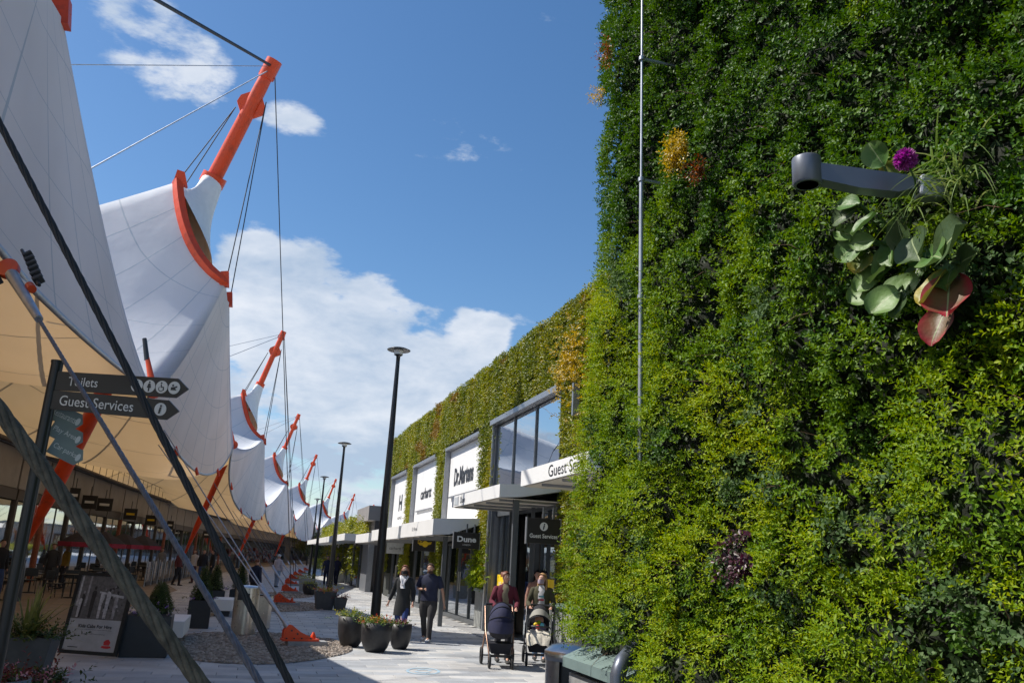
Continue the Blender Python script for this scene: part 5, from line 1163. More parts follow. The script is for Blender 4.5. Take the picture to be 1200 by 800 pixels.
# lower-left pots
c = atz(12, 792, .45)
t = round_pot('pale grey pot in the bottom left corner with dark red leaves and pink flowers', (-4.55, 8.15, 0), .30, .56, M['potpale'], [('leaves', M['redleaf'], 80, .22, 0), ('leaves', M['pleaf'], 40, .16, 0), ('flowers', M['flpink'], 12, .26, .02)], 41, group='pots in the bottom left corner')
square_pot('grey pot with pink and white flowers left of the poster board', (-4.62, 9.05, 0), .18, .24, .42, M['potgrey'], [('leaves', M['conif'], 50, .14, 0), ('flowers', M['flpink'], 10, .18, .02), ('leaves', M['redleaf'], 14, .3, 0)], 45, group='pots in the bottom left corner')
square_pot('grey planter with long arching yellow green blades behind the signpost', (-6.35, 11.9, 0), .3, .38, .55, M['potgrey'], [('leaves', M['conif'], 120, .2, 0)], 51, group='pots in the bottom left corner', spikes=75)
# dark box planters with topiary cones
def topiary(label, p, w_, h, ch, rz, seed, cone=(0, 0)):
    t = thing('box_planter', label, 'planter', p, 'dark box planters with clipped cones', rz=rz)
    b = MB(); b.box((0, 0, h / 2), (w_, w_, h), bev=.01); b.build('box', M['dark_metal'], t)
    b = MB(); b.box((0, 0, h + .004), (w_ - .08, w_ - .08, .01)); b.build('soil', M['soil'], t)
    rg = np.random.default_rng(seed); n = 900; u = rg.uniform(0, 1, n) ** .7; a = rg.uniform(0, 6.283, n); r_ = (.02 + .2 * u) * rg.uniform(.85, 1.08, n); z = h + .05 + ch * (1 - u)
    P = np.stack([cone[0] + r_ * np.cos(a), cone[1] + r_ * np.sin(a), z], 1); D = np.stack([np.cos(a), np.sin(a), np.full(n, .4)], 1) + rg.normal(scale=.3, size=(n, 3))
    bs, ds, us, a1, a2 = sprigs(P, D, 5, .06, .035, .016, rg, 0); o = leaves_mesh('clipped_cone', bs, ds, us, a1, a2, M['conif'], t); o['kind'] = 'stuff'
    b = MB(); b.lathe([(.18, h), (.02, h + ch)], (cone[0], cone[1], 0), 12); b.build('trunk', M['substrate'], t)
    plantstuff(t, 'flowers', (0, 0, h), w_ * .6, 26, M['flpur'], seed + 1, ln=.08, ll=.035, lw=.03); plantstuff(t, 'leaves', (0, 0, h), w_ * .65, 30, M['conif'], seed + 2, ln=.1)
    return t
topiary('dark box planter with clipped cone right beside the poster board', (-5.98, 15.05, 0), .74, .66, .46, .3, 61, (.1, .2))
topiary('dark box planter with clipped cone behind the pale bench', (-7.05, 20.6, 0), .50, .62, .72, .3, 64)
topiary('dark box planter with clipped cone, third from the poster', (-8.6, 26.2, 0), .62, .60, .68, .3, 67)
topiary('dark box planter with clipped cone, fourth and farthest from the poster', (-8.25, 27.6, 0), .62, .60, .80, .3, 70)
# pale benches
for lab, p, l_ in (('pale concrete bench between the first two cone planters', Vector((-6.45, 17.4, 0)), 1.8), ('pale concrete bench by the third cone planter', Vector((-7.9, 25.0, 0)), 1.4)):
    t = thing('bench', lab, 'bench', p); b = MB(); b.box(p + UP * .30, (.55, l_, .30), ax=(NR, T, UP), bev=.01); b.build('seat_block', M['white'], t, world=True)
    for k in (-1, 1): b = MB(); b.box(p + T * k * l_ * .38 + UP * .075, (.4, .2, .15), ax=(NR, T, UP)); b.build('leg', M['dark_metal'], t, world=True)
# left steel bins
t = thing('steel_bin', 'tall round brushed steel bin on the left between the cables', 'litter bin', (-5.62, 19.4, 0)); b = MB(); b.lathe([(.27, 0.02), (.27, 1.0)], seg=32); b.build('body', M['steel'], t)
b = MB(); b.lathe([(.28, 1.0), (.285, 1.03), (.2, 1.05), (.001, 1.06)], seg=32); b.build('lid', bpy.data.materials['bin_lid'], t); b = MB(); b.box((.0, -.262, .82), (.26, .03, .14)); b.build('slot', M['dark_metal'], t)
t = thing('steel_bin', 'shorter pale steel bin just right of the tall round one', 'litter bin', (-5.75, 21.3, 0)); b = MB(); b.box((0, 0, .38), (.36, .3, .76), bev=.02); b.build('body', M['steel'], t); b = MB(); b.box((0, 0, .775), (.38, .32, .03), bev=.005); b.build('lid', M['dark_metal'], t)

# ================================================================== FINGERPOST
fp = thing('finger_post', 'black signpost with two black arrow boards and three pale plates', 'signpost', (-.56 * 6.8, 6.8, 0))
b = MB(); b.tube([(0, 0, 0), (0, 0, 3.24)], .047, 16); b.tube([(0, 0, 3.24), (0, 0, 3.26)], .052, 16); b.build('pole', M['black_paint'], fp)
def finger(p0, p1, h, words, tx, th, tw, icons):
    d = (p1 - p0); ln = d.length; d.normalize(); up = UP; nr = d.cross(up).normalized()
    if nr.y > 0: nr = -nr
    b = MB(); b.prism([(0, -h / 2), (ln - h * .62, -h / 2), (ln, 0), (ln - h * .62, h / 2), (0, h / 2)], d, up, nr, p0, .022)
    o = b.build('arrow_board', M['signblack'], fp, world=True)
    text(words, o, p0 + d * tx + nr * .0125, d, up, th, M['letter'], bold=.004, width=tw)
    for k, (ix, kind_) in enumerate(icons):
        c = p0 + d * ix + nr * .0135; R_ = h * .33
        b = MB(); b.prism([(math.cos(j * .2618) * R_, math.sin(j * .2618) * R_) for j in range(24)], d, up, nr, c, .003); ic = b.build('icon_disc', M['letter'], o, world=True)
        c2 = c + nr * .003; b = MB()
        if kind_ == 'i': text('i', o, c2, d, up, h * .45, M['ink'], bold=.03, italic=.15); continue
        hd = lambda x, y, r_: b.prism([(x + math.cos(j * .7854) * r_, y + math.sin(j * .7854) * r_) for j in range(8)], d, up, nr, c2, .002)
        q = R_
        if kind_ == 'm': hd(0, .66 * q, .15 * q); b.prism([(-.28 * q, .46 * q), (.28 * q, .46 * q), (.26 * q, -.1 * q), (.14 * q, -.1 * q), (.12 * q, -.8 * q), (-.12 * q, -.8 * q), (-.14 * q, -.1 * q), (-.26 * q, -.1 * q)], d, up, nr, c2, .002)
        if kind_ == 'f': hd(0, .66 * q, .15 * q); b.prism([(-.16 * q, .46 * q), (.16 * q, .46 * q), (.36 * q, -.25 * q), (.12 * q, -.25 * q), (.1 * q, -.8 * q), (-.1 * q, -.8 * q), (-.12 * q, -.25 * q), (-.36 * q, -.25 * q)], d, up, nr, c2, .002)
        if kind_ == 'w':
            hd(-.08 * q, .62 * q, .14 * q); b.prism([(-.16 * q, .42 * q), (.0, .42 * q), (.04 * q, .05 * q), (.4 * q, .05 * q), (.5 * q, -.5 * q), (.36 * q, -.52 * q), (.26 * q, -.1 * q), (-.14 * q, -.1 * q)], d, up, nr, c2, .002)
            b.grid([[c2 + d * (math.cos(a) * r_ - .04 * q) + up * (math.sin(a) * r_ - .28 * q) for a in [2.4 + j * .35 for j in range(13)]] for r_ in (.34 * q, .46 * q)], smooth=False)
        if kind_ == 'b': hd(-.2 * q, .35 * q, .17 * q); b.prism([(-.5 * q, .05 * q), (.1 * q, .15 * q), (.5 * q, .3 * q), (.55 * q, .12 * q), (.2 * q, -.1 * q), (.5 * q, -.4 * q), (-.5 * q, -.4 * q)], d, up, nr, c2, .002)
        b.build('icon', M['ink'], o, world=True)
f0 = atz(76, 442, 3.06); f1 = atz(220, 456, 3.06); hh = .155
f0 = Vector((-3.77, 6.78, 3.085)); f1 = Vector((-2.60, 6.60, 3.04)); dd = (f1 - f0).normalized()
finger(f0, f1, .158, 'Toilets', .25, .075, .27, [(.735, 'm'), (.845, 'f'), (.955, 'w'), (1.065 - .0, 'b')])
f0 = Vector((-3.79, 6.78, 2.925)); f1 = Vector((-2.66, 6.63, 2.86))
finger(f0, f1, .158, 'Guest Services', .42, .085, .66, [(.985, 'i')])
g0 = Vector((-3.80, 6.83, 0)); g1 = Vector((-3.62, 7.50, 0)); gd = (g1 - g0).normalized(); gn = gd.cross(UP)
if gn.y > 0: gn = -gn
for k, wd_ in enumerate(('Restaurants', 'Play Area', 'Car parks')):
    z_ = 2.74 - k * .15 - .01 * k; p = g0 + UP * z_; h = .142; ln = .62; sgn = NR * 1
    d3 = Vector((.46, .10, -.0)).normalized(); d3 = (aty(97, 497 + 21 * k, 7.05) - aty(60, 480 + 20 * k, 6.9)); ln = d3.length; d3.normalize(); p = aty(60, 480 + 20 * k, 6.9); n3 = d3.cross(UP).normalized(); n3 = n3 if n3.y < 0 else -n3; u3 = n3.cross(d3); u3 = u3 if u3.z > 0 else -u3
    b = MB(); b.prism([(0, -h / 2), (ln - .04, -h / 2), (ln, 0), (ln - .04, h / 2), (0, h / 2)], d3, u3, n3, p, .012); o = b.build('plate', mat('plate_grey', (.25, .30, .29), .45) if k == 0 else bpy.data.materials['plate_grey'], fp, world=True); o['label'] = 'pale grey direction plate, %s of three' % ('top', 'middle', 'bottom')[k]
    text(wd_, o, p + d3 * ln * .42 + n3 * .008, d3, u3, .055, M['letter'], bold=.004, width=ln * .7)
    b = MB(); b.prism([(math.cos(j * .5236) * .018, math.sin(j * .5236) * .034) for j in range(12)], d3, u3, n3, p + d3 * (ln - .045) + n3 * .008, .003); b.build('disc', M['letter'], o, world=True)

# ================================================================== POSTER BOARD
p0 = Vector((-7.20, 14.55, 0)); p1 = Vector((-6.17, 14.40, 0)); rd = (p1 - p0).normalized(); lean = Vector((.02, .16, 1)).normalized(); nrm_ = rd.cross(lean).normalized()
if nrm_.y > 0: nrm_ = -nrm_
lean = nrm_.cross(rd); lean = lean if lean.z > 0 else -lean
pb = thing('poster_board', 'black framed advertising board with a black and white photo and dark words', 'poster board', (p0 + p1) / 2)
PW = (p1 - p0).length; PH = 1.30; org = (p0 + p1) / 2 + UP * .03
def pz(x, y, k=0): return org + rd * x + lean * y + nrm_ * k
def pbox(name, x0, x1, y0, y1, k0, k1, mt, par=None): b = MB(); b.box(pz((x0 + x1) / 2, (y0 + y1) / 2, (k0 + k1) / 2), (x1 - x0, abs(k1 - k0), y1 - y0), ax=(rd, nrm_, lean)); return b.build(name, mt, par or pb, world=True)
pbox('backing', -PW / 2 + .04, PW / 2 - .04, .04, PH - .04, -.03, .0, M['black_paint'])
for x0, x1, y0, y1 in ((-PW / 2, -PW / 2 + .055, 0, PH), (PW / 2 - .055, PW / 2, 0, PH), (-PW / 2 + .055, PW / 2 - .055, 0, .055), (-PW / 2 + .055, PW / 2 - .055, PH - .055, PH)): pbox('frame_bar', x0, x1, y0, y1, -.035, .02, M['black_paint'])
paper = pbox('poster', -PW / 2 + .055, PW / 2 - .055, .055, PH - .055, .001, .004, mat('poster_paper', (.42, .43, .46), .5))
a = PW / 2 - .055; y0 = .55; grey = [mat('print_grey_%s' % 'abcd'[k], c, .5, var=.35, vscale=20) for k, c in enumerate(((.03, .028, .032), (.12, .115, .12), (.28, .27, .29), (.46, .45, .48)))]
pr_ = MB(); rp = random.Random(3)
def pp2(poly, m, k): pr_.prism([(x, y) for x, y in poly], rd, lean, nrm_, pz(0, 0, .006 + k * .0012), .001, m)
pp2([(-a, y0), (a, y0), (a, PH - .055), (-a, PH - .055)], 1, 0)
for k in range(2): x = -a + .03 + k * .15; pp2([(x, y0 + .2), (x + .04, y0 + .2), (x + .035, PH - .06), (x + .005, PH - .06)], 2 if k % 2 else 3, 1)
for k in range(26): x = rp.uniform(-.02, a - .08); y = rp.uniform(y0 + .1, PH - .2); s_ = rp.uniform(.02, .07); pp2([(x, y), (x + s_, y + s_ * .2), (x + s_ * .7, y + s_), (x, y + s_ * .8)], rp.choice((0, 2, 3, 0)), 2)
def fig(x, h, m1, m2, k):
    b0 = y0 + .02; pp2([(x - .05 * h, b0), (x + .05 * h, b0), (x + .06 * h, b0 + .5 * h), (x + .075 * h, b0 + .78 * h), (x + .03 * h, b0 + .84 * h), (x - .03 * h, b0 + .84 * h), (x - .08 * h, b0 + .78 * h), (x - .07 * h, b0 + .4 * h)], m1, k); pp2([(x + math.cos(j * .785) * .045 * h, b0 + .92 * h + math.sin(j * .785) * .06 * h) for j in range(8)], m2, k)
fig(-.33, .44, 0, 2, 3); fig(-.36, .36, 3, 1, 4); fig(-.14, .52, 0, 0, 5); fig(.02, .50, 3, 1, 4); fig(.13, .50, 3, 0, 5); fig(.06, .30, 1, 1, 6); fig(.28, .46, 2, 0, 4)
pp2([(-.05, PH - .33), (.4, PH - .40), (.4, PH - .36), (-.05, PH - .30)], 3, 6)
pr_.build('printed_photo', grey, paper, world=True)
text('Kids Cabs For Hire', paper, pz(.02, .44, .008), rd, lean, .055, M['ink'], bold=.02, width=.60)
text('For your convenience to enjoy with the kids', paper, pz(.02, .385, .008), rd, lean, .018, M['ink'], width=.62); text('Available from Guest Services', paper, pz(.02, .32, .008), rd, lean, .017, M['ink'], width=.42)
b = MB(); b.prism([(-.07, -.01), (.07, -.01), (.09, -.035), (.03, -.05), (-.03, -.05), (-.09, -.035)], rd, lean, nrm_, pz(.30, .16, .008), .002); b.prism([(-.05, 0), (.05, 0), (.06, .05), (.02, .09), (-.03, .08), (-.06, .05)], rd, lean, nrm_, pz(.30, .16, .008), .002); b.build('emblem', M['red'], paper, world=True)
pbox('small_print', -.38, -.20, .10, .112, .006, .008, M['ink'], paper)

# ================================================================== CAFE TERRACE (left, in the shade)
tb0 = None
tabs = [(30, 4.6), (32, 6.4), (35, 4.9), (37, 6.8), (40, 5.2), (43, 6.6), (47, 5.2), (52, 6.0)]
def cafe_table(p):
    t = thing('cafe_table', 'x', 'table', p, 'dark cafe tables under the canopy'); b = MB(); b.lathe([(.36, .72), (.37, .74), (.36, .75)], seg=20); b.build('tabletop', M['dark_metal'], t)
    b = MB(); b.tube([(0, 0, .02), (0, 0, .72)], .03, 8); b.lathe([(.22, 0), (.22, .02), (.04, .04)], seg=14); b.build('pedestal', M['black_paint'], t); return t
def cafe_chair(p, rz):
    t = thing('cafe_chair', 'x', 'chair', p, 'dark cafe chairs under the canopy', rz=rz); b = MB(); b.box((0, 0, .45), (.42, .42, .035), bev=.01); b.build('seat', M['black_paint'], t)
    for x in (-.18, .18):
        for y in (-.18, .18): b = MB(); b.tube([(x * 1.1, y * 1.1, 0), (x, y, .44)], .013, 6); b.build('leg', M['black_paint'], t)
    b = MB(); b.box((0, .2, .72), (.40, .03, .28), bev=.01); b.tube([(-.18, .19, .45), (-.18, .2, .84)], .012, 5); b.tube([(.18, .19, .45), (.18, .2, .84)], .012, 5); b.build('backrest', M['black_paint'], t); return t
ordn = ['nearest', 'second', 'third', 'fourth', 'fifth', 'sixth', 'seventh', 'farthest']
tbp = chp = None; rc = random.Random(8)
for k, (Y, n) in enumerate(tabs):
    p = rowpt(Y, n, .005)
    if tbp is None: tbp = cafe_table(p); tt = tbp
    else: tt = dup(tbp, None, p)
    tt['label'] = '%s round dark table of the shaded cafe terrace' % ordn[k]
    for j in range(3):
        an = j * 2.1 + k; q = p + Vector((math.cos(an), math.sin(an), 0)) * .62
        if chp is None: chp = cafe_chair(q, an - math.pi / 2); cc_ = chp
        else: cc_ = dup(chp, None, q, an - math.pi / 2)
        cc_['label'] = 'dark chair on the %s side of the %s table on the shaded terrace' % (('right', 'left', 'near') [j] if k % 2 == 0 else ('far', 'left', 'right')[j], ordn[k])
# red and navy parasols
M['parred'] = mat('parasol_red', (.28, .02, .05), .8); M['parnavy'] = mat('parasol_navy', (.02, .02, .04), .8)
par = None
for k, px in enumerate((98, 121, 144, 166)):
    Y = 34 + k * 2.6; g_ = aty(px, 637 + k * .8, Y); p = Vector((g_.x, g_.y, 0)); 
    if par is None:
        par = thing('parasol', 'x', 'parasol', p, 'dark red and navy parasols on the cafe terrace')
        b = MB(); b.tube([(0, 0, 0), (0, 0, 2.3)], .025, 6); b.build('pole', M['black_paint'], par)
        b = MB(); b.lathe([(.95, 1.78), (.60, 2.02), (.25, 2.2), (.001, 2.3)], seg=8, smooth=False, close=False); b.build('canopy', M['parnavy'], par); b = MB(); b.lathe([(.96, 1.62), (.97, 1.80)], seg=8, smooth=False, close=False); b.build('valance', M['parred'], par); o = par
    else: o = dup(par, None, p)
    o['label'] = '%s dark red and navy parasol from the left on the cafe terrace' % ('first', 'second', 'third', 'fourth')[k]
# glass wind screens
M['clear'] = glassmat('clear_screen', .2, (.75, .8, .78))
ws = thing('wind_screen', 'low glass and dark metal screen beside the cafe terrace', 'screen', rowpt(48, 3.9, 0))
for k in range(9):
    y = 40 + k * 1.8; b = MB(); b.box(rowpt(y + .9, 3.9, .62), (.015, 1.66, .95), ax=(NR, T, UP)); b.build('glass_panel', M['clear'], ws, world=True); b = MB(); b.tube([rowpt(y, 3.9, 0), rowpt(y, 3.9, 1.15)], .03, 6); b.build('post', M['galv'], ws, world=True)
    b = MB(); b.box(rowpt(y + .9, 3.9, .12), (.05, 1.7, .16), ax=(NR, T, UP)); b.build('rail', M['dark_metal'], ws, world=True)

# ================================================================== DISTANCE: trees, low buildings that close the street
M['crownA'] = leafmat('tree_leaves_green', [(.03, .05, .012), (.07, .09, .02), (.11, .12, .02)], .5, .2, .6, .6); M['crownB'] = leafmat('tree_leaves_rust', [(.12, .04, .02), (.22, .09, .03), (.16, .12, .03)], .5, .2, .6, .6)
M['bark'] = mat('bark', (.08, .06, .045), .9)
def tree(label, p, h, mt, seed):
    t = thing('tree', label, 'tree', p, 'small trees closing the far end of the street'); rt = random.Random(seed)
    b = MB(); b.tube([(0, 0, 0), (rt.uniform(-.1, .1), 0, h * .4), (rt.uniform(-.2, .2), .1, h * .8)], [.16, .11, .04], 8); b.build('trunk', M['bark'], t)
    for k in range(5): a = k * 1.3; b = MB(); b.tube([(0, 0, h * (.35 + .07 * k)), (math.cos(a) * h * .22, math.sin(a) * h * .22, h * (.6 + .06 * k))], [.05, .015], 5); b.build('limb', M['bark'], t)
    rg = np.random.default_rng(seed); cl = rg.normal(size=(26, 3)) * np.array([h * .20, h * .20, h * .17]) + np.array([0, 0, h * .66]); idx = rg.integers(0, 26, 900); P = cl[idx] + rg.normal(scale=h * .055, size=(900, 3))
    bs, ds, us, a1, a2 = sprigs(P, rg.normal(size=(900, 3)), 4, .35, .22, .14, rg); o = leaves_mesh('crown', bs, ds, us, a1, a2, mt, t); o['kind'] = 'stuff'
for k, (px, Y, h, m_, lab) in enumerate(((372, 118, 3.6, 'crownA', 'dark green tree at the far street end left of the third lamp post'), (383, 128, 4.6, 'crownB', 'rust coloured tree between the far lamp posts'), (398, 122, 4.3, 'crownB', 'rusty tree just right of the second lamp post'), (408, 135, 3.6, 'crownA', 'dark green tree right of the rusty one at the street end'), (419, 110, 3.6, 'crownB', 'rusty tree beside the far shop building'), (360, 140, 5.0, 'crownA', 'tall dark tree at the far end behind the pots'))):
    q = aty(px, 655, Y); tree(lab, (q.x, q.y, 0), h, M[m_], 90 + k)
eb = thing('end_building', 'long low dark building closing the far end of the street', 'building', (-28, 170, 0))
b = MB(); b.box((-26, 168, 2.2), (70, 10, 4.4)); b.build('wall', M['fascia'], eb, world=True); b = MB(); b.box((-26, 168, 4.5), (72, 12, .3)); b.build('roof', M['frame'], eb, world=True)
for k in range(14): b = MB(); b.box((-56 + k * 4.4, 162.9, 1.8), (3.2, .2, 2.4)); b.build('window', M['glass'], eb, world=True)
hd = thing('hedge', 'low yellow green hedge at the far end of the street', 'hedge', aty(399, 658, 95) * 1.0); hd.location.z = 0
rg = np.random.default_rng(5); P = np.stack([rg.uniform(-3.0, 1.6, 900), rg.uniform(-.5, .5, 900), rg.uniform(.2, 1.3, 900)], 1); bs, ds, us, a1, a2 = sprigs(P, rg.normal(size=(900, 3)) + np.array([[0, -.5, .5]]), 4, .25, .16, .1, rg); leaves_mesh('foliage', bs, ds, us, a1, a2, M['pyel'], hd)['kind'] = 'stuff'

# ================================================================== PEOPLE
SK = {k: mat('skin_' + k, c, .5, var=.05) for k, c in dict(light=(.58, .33, .24), tan=(.52, .30, .21), mid=(.50, .28, .20)).items()}
for k in SK.values():
    k.node_tree.nodes['Principled BSDF'].inputs['Subsurface Weight'].default_value = .08
FAB = {}
def fab(name, c):
    if name not in FAB: FAB[name] = mat('fabric_' + name, c, .9, var=.15, vscale=14, bump=.35, bscale=22)
    return FAB[name]
def skin_obj(name, verts, edges, radii, mt, parent, root=0, sub=2):
    me = bpy.data.meshes.new(name); me.from_pydata([Vector(v) for v in verts], edges, []); me.materials.append(mt)
    o = link_mesh(name, me, parent)
    if not me.skin_vertices:
        import bmesh as bm_; b = bm_.new(); b.from_mesh(me); b.verts.layers.skin.verify(); b.to_mesh(me); b.free()
    for i, r_ in enumerate(radii):
        sv_ = me.skin_vertices[0].data[i]; sv_.radius = (r_ if isinstance(r_, tuple) else (r_, r_)); sv_.use_root = (i == root)
    m1 = o.modifiers.new('skin', 'SKIN'); m1.use_smooth_shade = True; m1.branch_smoothing = .2
    m2 = o.modifiers.new('sub', 'SUBSURF'); m2.levels = sub; m2.render_levels = sub
    return o
def V3(*a): return Vector(a)
def person(label, p, rz, H, top, top_mt, bot_mt, shoe_mt, skin, hair_mt, hair='short', armL=None, armR=None, sleeve='long', stride=.12, head_turn=0, head_down=0, coat=False, mask=None, wide=1.0, hands=True, group=None, inner=None, sub=2):
    """faces local -Y; L = figure's +X side in local space"""
    k = H / 1.75; t = thing('person', label, 'person', p, group, rz=rz); t.scale = (k, k, k)
    hip = {1: V3(.09 * wide, 0, .92), -1: V3(-.09 * wide, 0, .92)}
    kn = {1: V3(.10, -stride * .75 - .02, .50), -1: V3(-.10, stride * .35 - .03, .50)}
    an = {1: V3(.095, -stride * 1.15, .09), -1: V3(-.095, stride * 1.3, .11)}
    sh_ = {1: V3(.175 * wide, .0, 1.43), -1: V3(-.175 * wide, .0, 1.43)}
    aL = armL or (V3(.225 * wide, .03, 1.14), V3(.235 * wide, -.06, .90)); aR = armR or (V3(-.235 * wide, .04, 1.14), V3(-.25 * wide, -.02, .90))
    el = {1: V3(*aL[0]), -1: V3(*aR[0])}; wr = {1: V3(*aL[1]), -1: V3(*aR[1])}
    hc = V3(0, -.02 - .04 * head_down, 1.605 - .015 * head_down)
    # one continuous body
    vs = [V3(0, 0, .95), V3(0, .01, 1.12), V3(0, .005, 1.30), V3(0, .01, 1.43), V3(0, .0, 1.50), V3(0, -.008, 1.545), hc + V3(0, -.012, -.015), hc + V3(0, 0, .055), hc + V3(0, .01, .115)]
    ra = [(.13 * wide, .10), (.115 * wide, .09), (.11 * wide, .09), (.06, .05), .048, .050, (.066, .076), (.082, .098), (.062, .074)]
    ed = [(i, i + 1) for i in range(8)]
    def addv(v, r_, fr): vs.append(v); ra.append(r_); ed.append((fr, len(vs) - 1)); return len(vs) - 1
    for sg in (1, -1):
        a = addv(hip[sg], .085 * wide, 0); a = addv(kn[sg], .052, a); a = addv(an[sg], .036, a); addv(an[sg] + V3(0, -.12, -.055), (.036, .025), a)
        a = addv(sh_[sg] + V3(-.02 * sg, 0, -.03), .036, 3); a = addv(el[sg], .037, a); a = addv(wr[sg], .024, a)
        d = (wr[sg] - el[sg]).normalized(); pal = addv(wr[sg] + d * .075, (.034, .018), a)
        if hands:
            sd2 = d.cross(V3(0, 1, 0) if abs(d.y) < .8 else V3(0, 0, 1)).normalized(); cv = d.cross(sd2)
            base_ = wr[sg] + d * .085
            for j, (of, l_) in enumerate(((-.026, .065), (-.009, .076), (.009, .072), (.026, .058))):
                a1 = addv(base_ + sd2 * of + d * (.012 + l_ * .4), .0085, pal); addv(base_ + sd2 * of * 1.1 + d * (.01 + l_ * .85) + V3(0, -1, 0) * .018, .0075, a1)
            a1 = addv(wr[sg] + d * .045 + V3(0, -1, 0) * .03 , .0105, pal); addv(wr[sg] + d * .085 + V3(0, -1, 0) * .05, .0085, a1)
    skin_obj('body', vs, ed, ra, skin, t, 0, sub)
    # clothes: horizontal rings round the trunk, tubes along the limbs
    def trunk(name, rings, mt_):
        b = MB(); b.grid([[V3(cx_ + rx * math.copysign(abs(math.cos(q)) ** .85, math.cos(q)), cy_ + ry * math.copysign(abs(math.sin(q)) ** .85, math.sin(q)), z_) + V3(0, .004 * math.sin(q * 5 + z_ * 23), 0) for q in [j * math.pi / 12 for j in range(24)]] for (z_, rx, ry, cx_, cy_) in rings], closed=True)
        return b.build(name, mt_, t)
    W_ = wide
    trunk('trousers', [(.99, .150 * W_, .118, 0, .01), (.93, .165 * W_, .128, 0, .01), (.86, .172 * W_, .128, 0, .005), (.79, .165 * W_, .115, 0, 0), (.76, .13 * W_, .09, 0, 0)], bot_mt)
    for sg in (1, -1):
        h0 = V3(hip[sg].x * .98, hip[sg].y, .86); k0, a0_ = kn[sg], an[sg]
        b = MB(); b.tube([h0, h0.lerp(k0, .35), h0.lerp(k0, .75), k0, k0.lerp(a0_, .3), k0.lerp(a0_, .7), a0_ + V3(0, .005, .015), a0_ + V3(0, .0, -.03)], [.088 * W_, .094 * W_, .078 * W_, .068, .068, .060, .060, .064], 14); b.build('trouser_leg', bot_mt, t)
        b = MB(); c = an[sg]; rows = []
        for (yy_, w_, z0_, z1_) in ((.07, .032, -.085, -.01), (.04, .044, -.09, .02), (-.05, .048, -.09, .0), (-.12, .054, -.09, -.03), (-.18, .044, -.088, -.045), (-.205, .020, -.08, -.06)):
            rows.append([c + V3(math.cos(q) * w_, yy_, (z0_ + z1_) / 2 + math.sin(q) * (z1_ - z0_) / 2) for q in [j * math.pi / 4 for j in range(8)]])
        b.grid(rows, closed=True); b.add(rows[0], [list(range(8))]); b.add(rows[-1], [list(range(8))[::-1]])
        b.build('shoe', shoe_mt, t)
    tops = [(1.525, .060, .062, 0, .005), (1.50, .082, .072, 0, .005), (1.475, .125 * W_, .085, 0, .005), (1.44, .168 * W_, .098, 0, .005), (1.39, .186 * W_, .115, 0, 0), (1.30, .180 * W_, .132, 0, 0), (1.18, .165 * W_, .130, 0, .0), (1.06, .160 * W_, .126, 0, .005)]
    tops += [(.98, .168 * W_, .132, 0, .005), (.90, .176 * W_, .136, 0, .005)] if not coat else [(.96, .172 * W_, .138, 0, .005), (.84, .188 * W_, .152, 0, 0), (.70, .200 * W_, .165, 0, 0), (.60, .206 * W_, .170, 0, 0)]
    trunk(top, tops, top_mt)
    for sg in (1, -1):
        s0_ = sh_[sg] + V3(-.018 * sg, 0, -.012); e0_ = el[sg]; w0_ = wr[sg]
        if sleeve == 'long': P__ = [s0_ + V3(-.03 * sg, 0, .012), s0_, s0_.lerp(e0_, .35), s0_.lerp(e0_, .8), e0_, e0_.lerp(w0_, .4), w0_]; R__ = [.050, .070, .066, .056, .054, .050, .042]
        else: P__ = [s0_ + V3(-.03 * sg, 0, .012), s0_, s0_.lerp(e0_, .35), s0_.lerp(e0_, .78)]; R__ = [.050, .074, .072, .070]
        b = MB(); b.tube(P__, R__, 14); b.build('sleeve', top_mt, t)
    if inner:
        b = MB(); rows = []
        for z_, w_, y_ in ((1.515, .040, -.062), (1.47, .055, -.090), (1.42, .062, -.112), (1.30, .066, -.134), (1.15, .066, -.132), (1.0, .068, -.136)): rows.append([V3(w_ * wide * x_, y_ * (1 - .10 * x_ * x_) - .004, z_ if z_ > inner[1] else inner[1]) for x_ in (-1, -.5, 0, .5, 1)])
        b.grid(rows); b.build('shirt_front', inner[0], t)
    # head details
    hp = bpy.data.objects.new('face', None)
    Rz = Matrix.Rotation(head_turn, 3, 'Z') @ Matrix.Rotation(-.35 * head_down, 3, 'X') if False else Matrix.Rotation(head_turn, 3, 'Z')
    def hv(x, y, z): return hc + Rz @ V3(x, y, z)
    bpy.data.objects.remove(hp)
    b = MB(); b.add([hv(-.012, -.088, .048), hv(.012, -.088, .048), hv(.018, -.092, .0), hv(-.018, -.092, .0), hv(0, -.120, .006)], [(0, 1, 4), (1, 2, 4), (2, 3, 4), (3, 0, 4)]); b.build('nose', skin, t)
    for sg in (1, -1):
        b = MB(); b.sph(hv(.030 * sg, -.086, .048), .010, 1.3, .6, .7, 8); b.build('eye', M['letter'], t); b = MB(); b.sph(hv(.030 * sg, -.092, .048), .0055, 1, .6, 1, 6); b.build('pupil', M['ink'], t)
        b = MB(); b.sph(hv(.082 * sg, .005, .035), .022, .4, .7, 1.2, 8); b.build('ear', skin, t)
        b = MB(); b.box(hv(.030 * sg, -.095, .068), (.030, .006, .006)); b.build('eyebrow', hair_mt, t)
    b = MB(); b.box(hv(0, -.090, -.022), (.042, .010, .011), bev=.003); b.build('mouth', M['lips'], t)
    if mask is not None:
        rows = [[hv(.078 * math.sin(q), .0 - .112 * math.cos(q) - .006 * (1 - abs(j - 1)), z_) for q in [-1.25 + .25 * m_ for m_ in range(11)]] for j, z_ in enumerate((-.062, -.02, .022))]
        b = MB(); b.grid(rows); b.build('face_mask', mask, t)
    # hair
    rg = np.random.default_rng(int(H * 1000) + len(label)); b = MB(); rows = []
